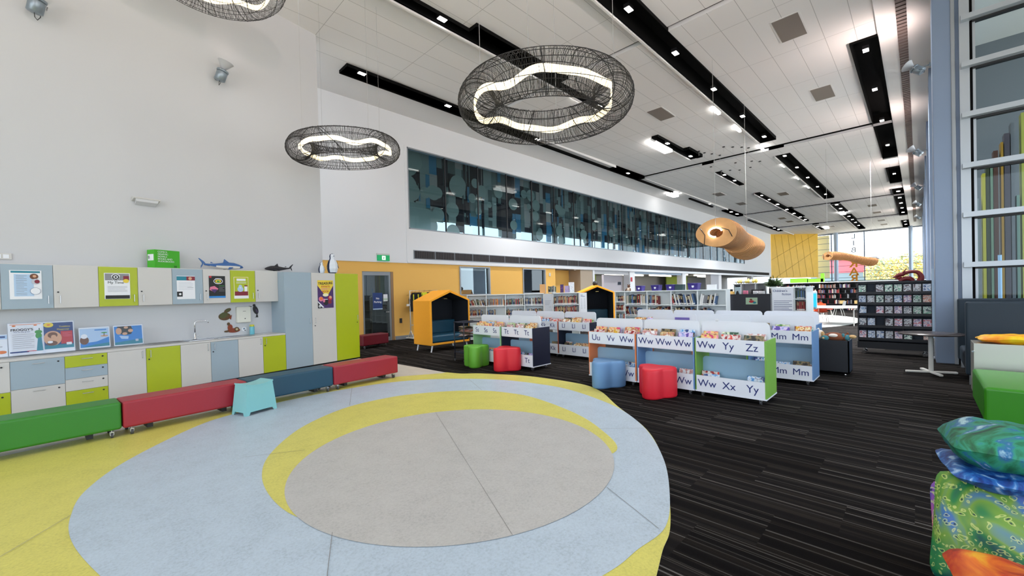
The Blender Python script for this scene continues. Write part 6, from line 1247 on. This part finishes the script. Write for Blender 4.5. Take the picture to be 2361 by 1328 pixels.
# ---------------------------------------------------------------- outside
struct('ground_outside', MB().quad((-60, -80, -.08), (260, -80, -.08), (260, 120, -.08), (-60, 120, -.08), M('pale_paving', srgb(200, 198, 190), .9)))
def tree(label, x, y, h, r, cols, seed):
    t = thing('tree', label, 'tree', (x, y, -.08)); rn = random.Random(seed)
    MB().cyl((0, 0, 0), (.2, .1, h*.5), .25, M('bark', srgb(84, 72, 60), .9), 8, .14).build('trunk', t)
    mb = MB()
    for i in range(3200):
        a = rn.uniform(0, 6.28); b = rn.uniform(-1, 1); q = rn.random()**.33; c = Vector((r*q*cos(a)*sqrt(1-b*b), r*q*sin(a)*sqrt(1-b*b), h*.58+h*.42*q*b))
        d = Vector((rn.gauss(0, 1), rn.gauss(0, 1), rn.gauss(0, 1))).normalized(); s = rn.uniform(.09, .22); e = d.orthogonal().normalized()*s; g = d.cross(e).normalized()*s*.7
        mb.add([c-e, c-g, c+e, c+g], [(0, 1, 2, 3)], rn.choice(cols))
    mb.build('foliage', t)
Y1 = M('leaf_gold', srgb(232, 206, 120), .8); Y2 = M('leaf_cream', srgb(240, 226, 170), .8); Y3 = M('leaf_sage', srgb(150, 170, 140), .8); Y4 = M('leaf_blue_green', srgb(96, 136, 134), .8)
for i, (x, y, h, r, c, lab) in enumerate([(84, 3.6, 5.6, 2.6, [Y1, Y2, Y2, Y3], 'golden autumn tree outside the end window, left one'), (86, .6, 6.4, 3.0, [Y2, Y1, Y3], 'golden autumn tree outside the end window, centre'), (92, -3.5, 6.2, 3.6, [Y3, Y4, Y2], 'sage green tree outside the end window, right of the golden ones'), (90, -7.5, 5.6, 3.2, [Y4, Y3], 'blue-green tree outside the end window, far right'), (96, 7, 5.0, 4, [Y4, Y3], 'dark green tree behind the red building'), (110, 0, 6, 6, [Y4, Y3], 'row-end tree far outside the end window')]):
    tree(lab, x, y, h, r, c, 90+i)
t = thing('red_building', 'low red walled building outside the end window', 'building', (88, 6.5, 0)); B(0, 8, -1.5, 7, 3.6, 5.8, C('pink_red_wall', 224, 110, 120)).build('upper_wall', t); B(.1, 8, -1.4, 7, -.1, 3.6, C('grey_base_wall', 130, 150, 160)).build('lower_wall', t); B(-.3, 8.3, -1.8, 7.3, 5.8, 6.0, GREYM).build('roof', t)
t = thing('outside_cladding', 'pale yellow outside cladding panel right of the golden panel', 'panel', (72.4, 8.9, 0)); B(0, .1, 0, 1.5, 2.6, 8.6, C('pale_yellow_cladding', 236, 228, 176)).build('cladding', t)
# coloured fins outside the tall glazing
FX = 15.4
struct('wall_reflection_backdrop', MB().box(18.6, 18.8, -14, -1.05, -.1, 9.0, M('pane_reflection_grey', srgb(120, 124, 130), .7)))  # grey backdrop added so the panes show the reflected ceiling's grey
for i, (a_, b_, ty, m, nm) in enumerate([(2240, 2247, 470, C('fin_sea', 120, 140, 130), 'sea green'), (2250, 2257, 460, C('fin_mist', 150, 160, 160), 'misty grey'), (2264.5, 2272, 402, C('fin_yellow', 214, 200, 60), 'yellow'), (2273, 2281, 385, C('fin_olive', 60, 66, 34), 'dark olive'), (2283, 2289, 380, C('fin_celadon', 130, 158, 130), 'celadon'), (2290, 2301, 350, C('fin_brown', 96, 56, 40), 'brown'), (2307, 2313, 330, C('fin_amber', 190, 140, 40), 'amber'), (2315, 2328, 310, C('fin_plum', 90, 80, 90), 'plum grey'), (2330, 2338, 285, C('fin_slate', 120, 122, 128), 'slate'), (2344, 2351, 452, C('fin_sea2', 130, 160, 146), 'pale sea green'), (2354, 2361, 262, C('fin_lemon', 200, 196, 90), 'lemon'), (2366, 2380, 250, C('fin_wine', 110, 50, 50), 'wine red')]):
    p = atX(a_, ty, FX); q_ = atX(b_, ty, FX)
    solo('facade_fin', MB().box(0, .3, 0, p.y-q_.y, 0, p.z+.1, m), '%s vertical fin standing outside the tall glazing' % nm, 'fin', (FX, q_.y, -.08), 0, 'coloured fins outside the tall glazing')
p = atX(2305, 580, FX-.5); solo('tube_reflection', MB().cyl((0, 0, 0), (0, 0, p.z), .032, M('cool_tube', srgb(170, 205, 240), .4, emit=srgb(150, 190, 240), estr=.25), 12), 'pale blue glowing tube standing in for an LED tube reflected in the glazing', 'light', (FX-.5, p.y, -.08))  # glowing tube set outside in place of an LED tube's reflection
p = atX(1582, 752, 7.0); solo('pink_card', MB().box(-.004, .004, -.035, .035, 0, .16, cover_mat('pink_magenta', [srgb(200, 80, 180), srgb(220, 120, 200), srgb(60, 30, 60), srgb(230, 150, 210)], 6, 'noise')), 'small magenta card standing in the gap between the two nearest bins', 'card', (p.x, 2.52, .93))
p = atX(1574, 735, 8.66); solo('violet_book', MB().box(0, .02, -.15, .15, 0, .05, C('violet_cover', 110, 96, 170)), 'violet book edge leaning on the top board of the left Mm row bin', 'book', (8.62, p.y, p.z-.02))
p = atX(1653, 742, 8.66); t = thing('shelf_tag', 'small white tag with black marks on the Mm row top board', 'tag', (8.66, p.y, p.z)); B(-.003, 0, -.035, .035, -.06, .06, PAPER).build('card', t); MB().box(-.005, -.003, -.03, .03, -.055, -.035, BLK).box(-.005, -.003, -.025, .025, 0, .02, gry).build('print', t)
p = atY(1268, 633, LW); solo('wall_sensor', MB().box(-.06, .06, -.03, 0, -.09, .09, WHITE), 'small white sensor box high on the ochre wall by the alcove', 'sensor', (p.x, LW+.03, p.z))
# ================================================================ light
w = bpy.data.worlds.new('sky'); SC.world = w; w.use_nodes = True; bg = w.node_tree.nodes['Background']; bg.inputs[0].default_value = (.77, .88, 1.0, 1); bg.inputs[1].default_value = 3.3
sun = bpy.data.lights.new('sun', 'SUN'); sun.energy = 7.0; sun.angle = radians(2); sun.color = (1, .93, .82); so = bpy.data.objects.new('sun', sun); COL.objects.link(so); so.rotation_euler = Vector((-.35, -.9, .75)).to_track_quat('Z', 'Y').to_euler()
so.rotation_euler = Vector((.05, -.05, 1.2)).to_track_quat('Z', 'Y').to_euler()
# ================================================================ camera
cam = bpy.data.cameras.new('camera'); co = bpy.data.objects.new('camera', cam); COL.objects.link(co)
r0 = Vector((sin(TH), -cos(TH), 0)); f0 = Vector((cos(TH), sin(TH), 0)); u0 = Vector((0, 0, 1))
fw = f0*cos(PITCH)+u0*sin(PITCH); up = u0*cos(PITCH)-f0*sin(PITCH)
R_ = r0*cos(ROLL)+up*sin(ROLL); U_ = up*cos(ROLL)-r0*sin(ROLL)
co.matrix_world = Matrix(((R_.x, U_.x, -fw.x, 0), (R_.y, U_.y, -fw.y, 0), (R_.z, U_.z, -fw.z, EYE), (0, 0, 0, 1)))
cam.sensor_width = 36; cam.lens = FPX/2361*36; cam.shift_y = (CYP-664)/2361; cam.clip_end = 400; cam.clip_start = .05
SC.camera = co
SC.view_settings.view_transform = 'Standard'; SC.view_settings.look = 'None'; SC.view_settings.gamma = 1; SC.view_settings.exposure = .12
try:
    SC.cycles.max_bounces = 6; SC.cycles.diffuse_bounces = 4; SC.cycles.glossy_bounces = 3; SC.cycles.transparent_max_bounces = 12; SC.cycles.use_denoising = True; SC.cycles.sample_clamp_indirect = 6
except Exception: pass
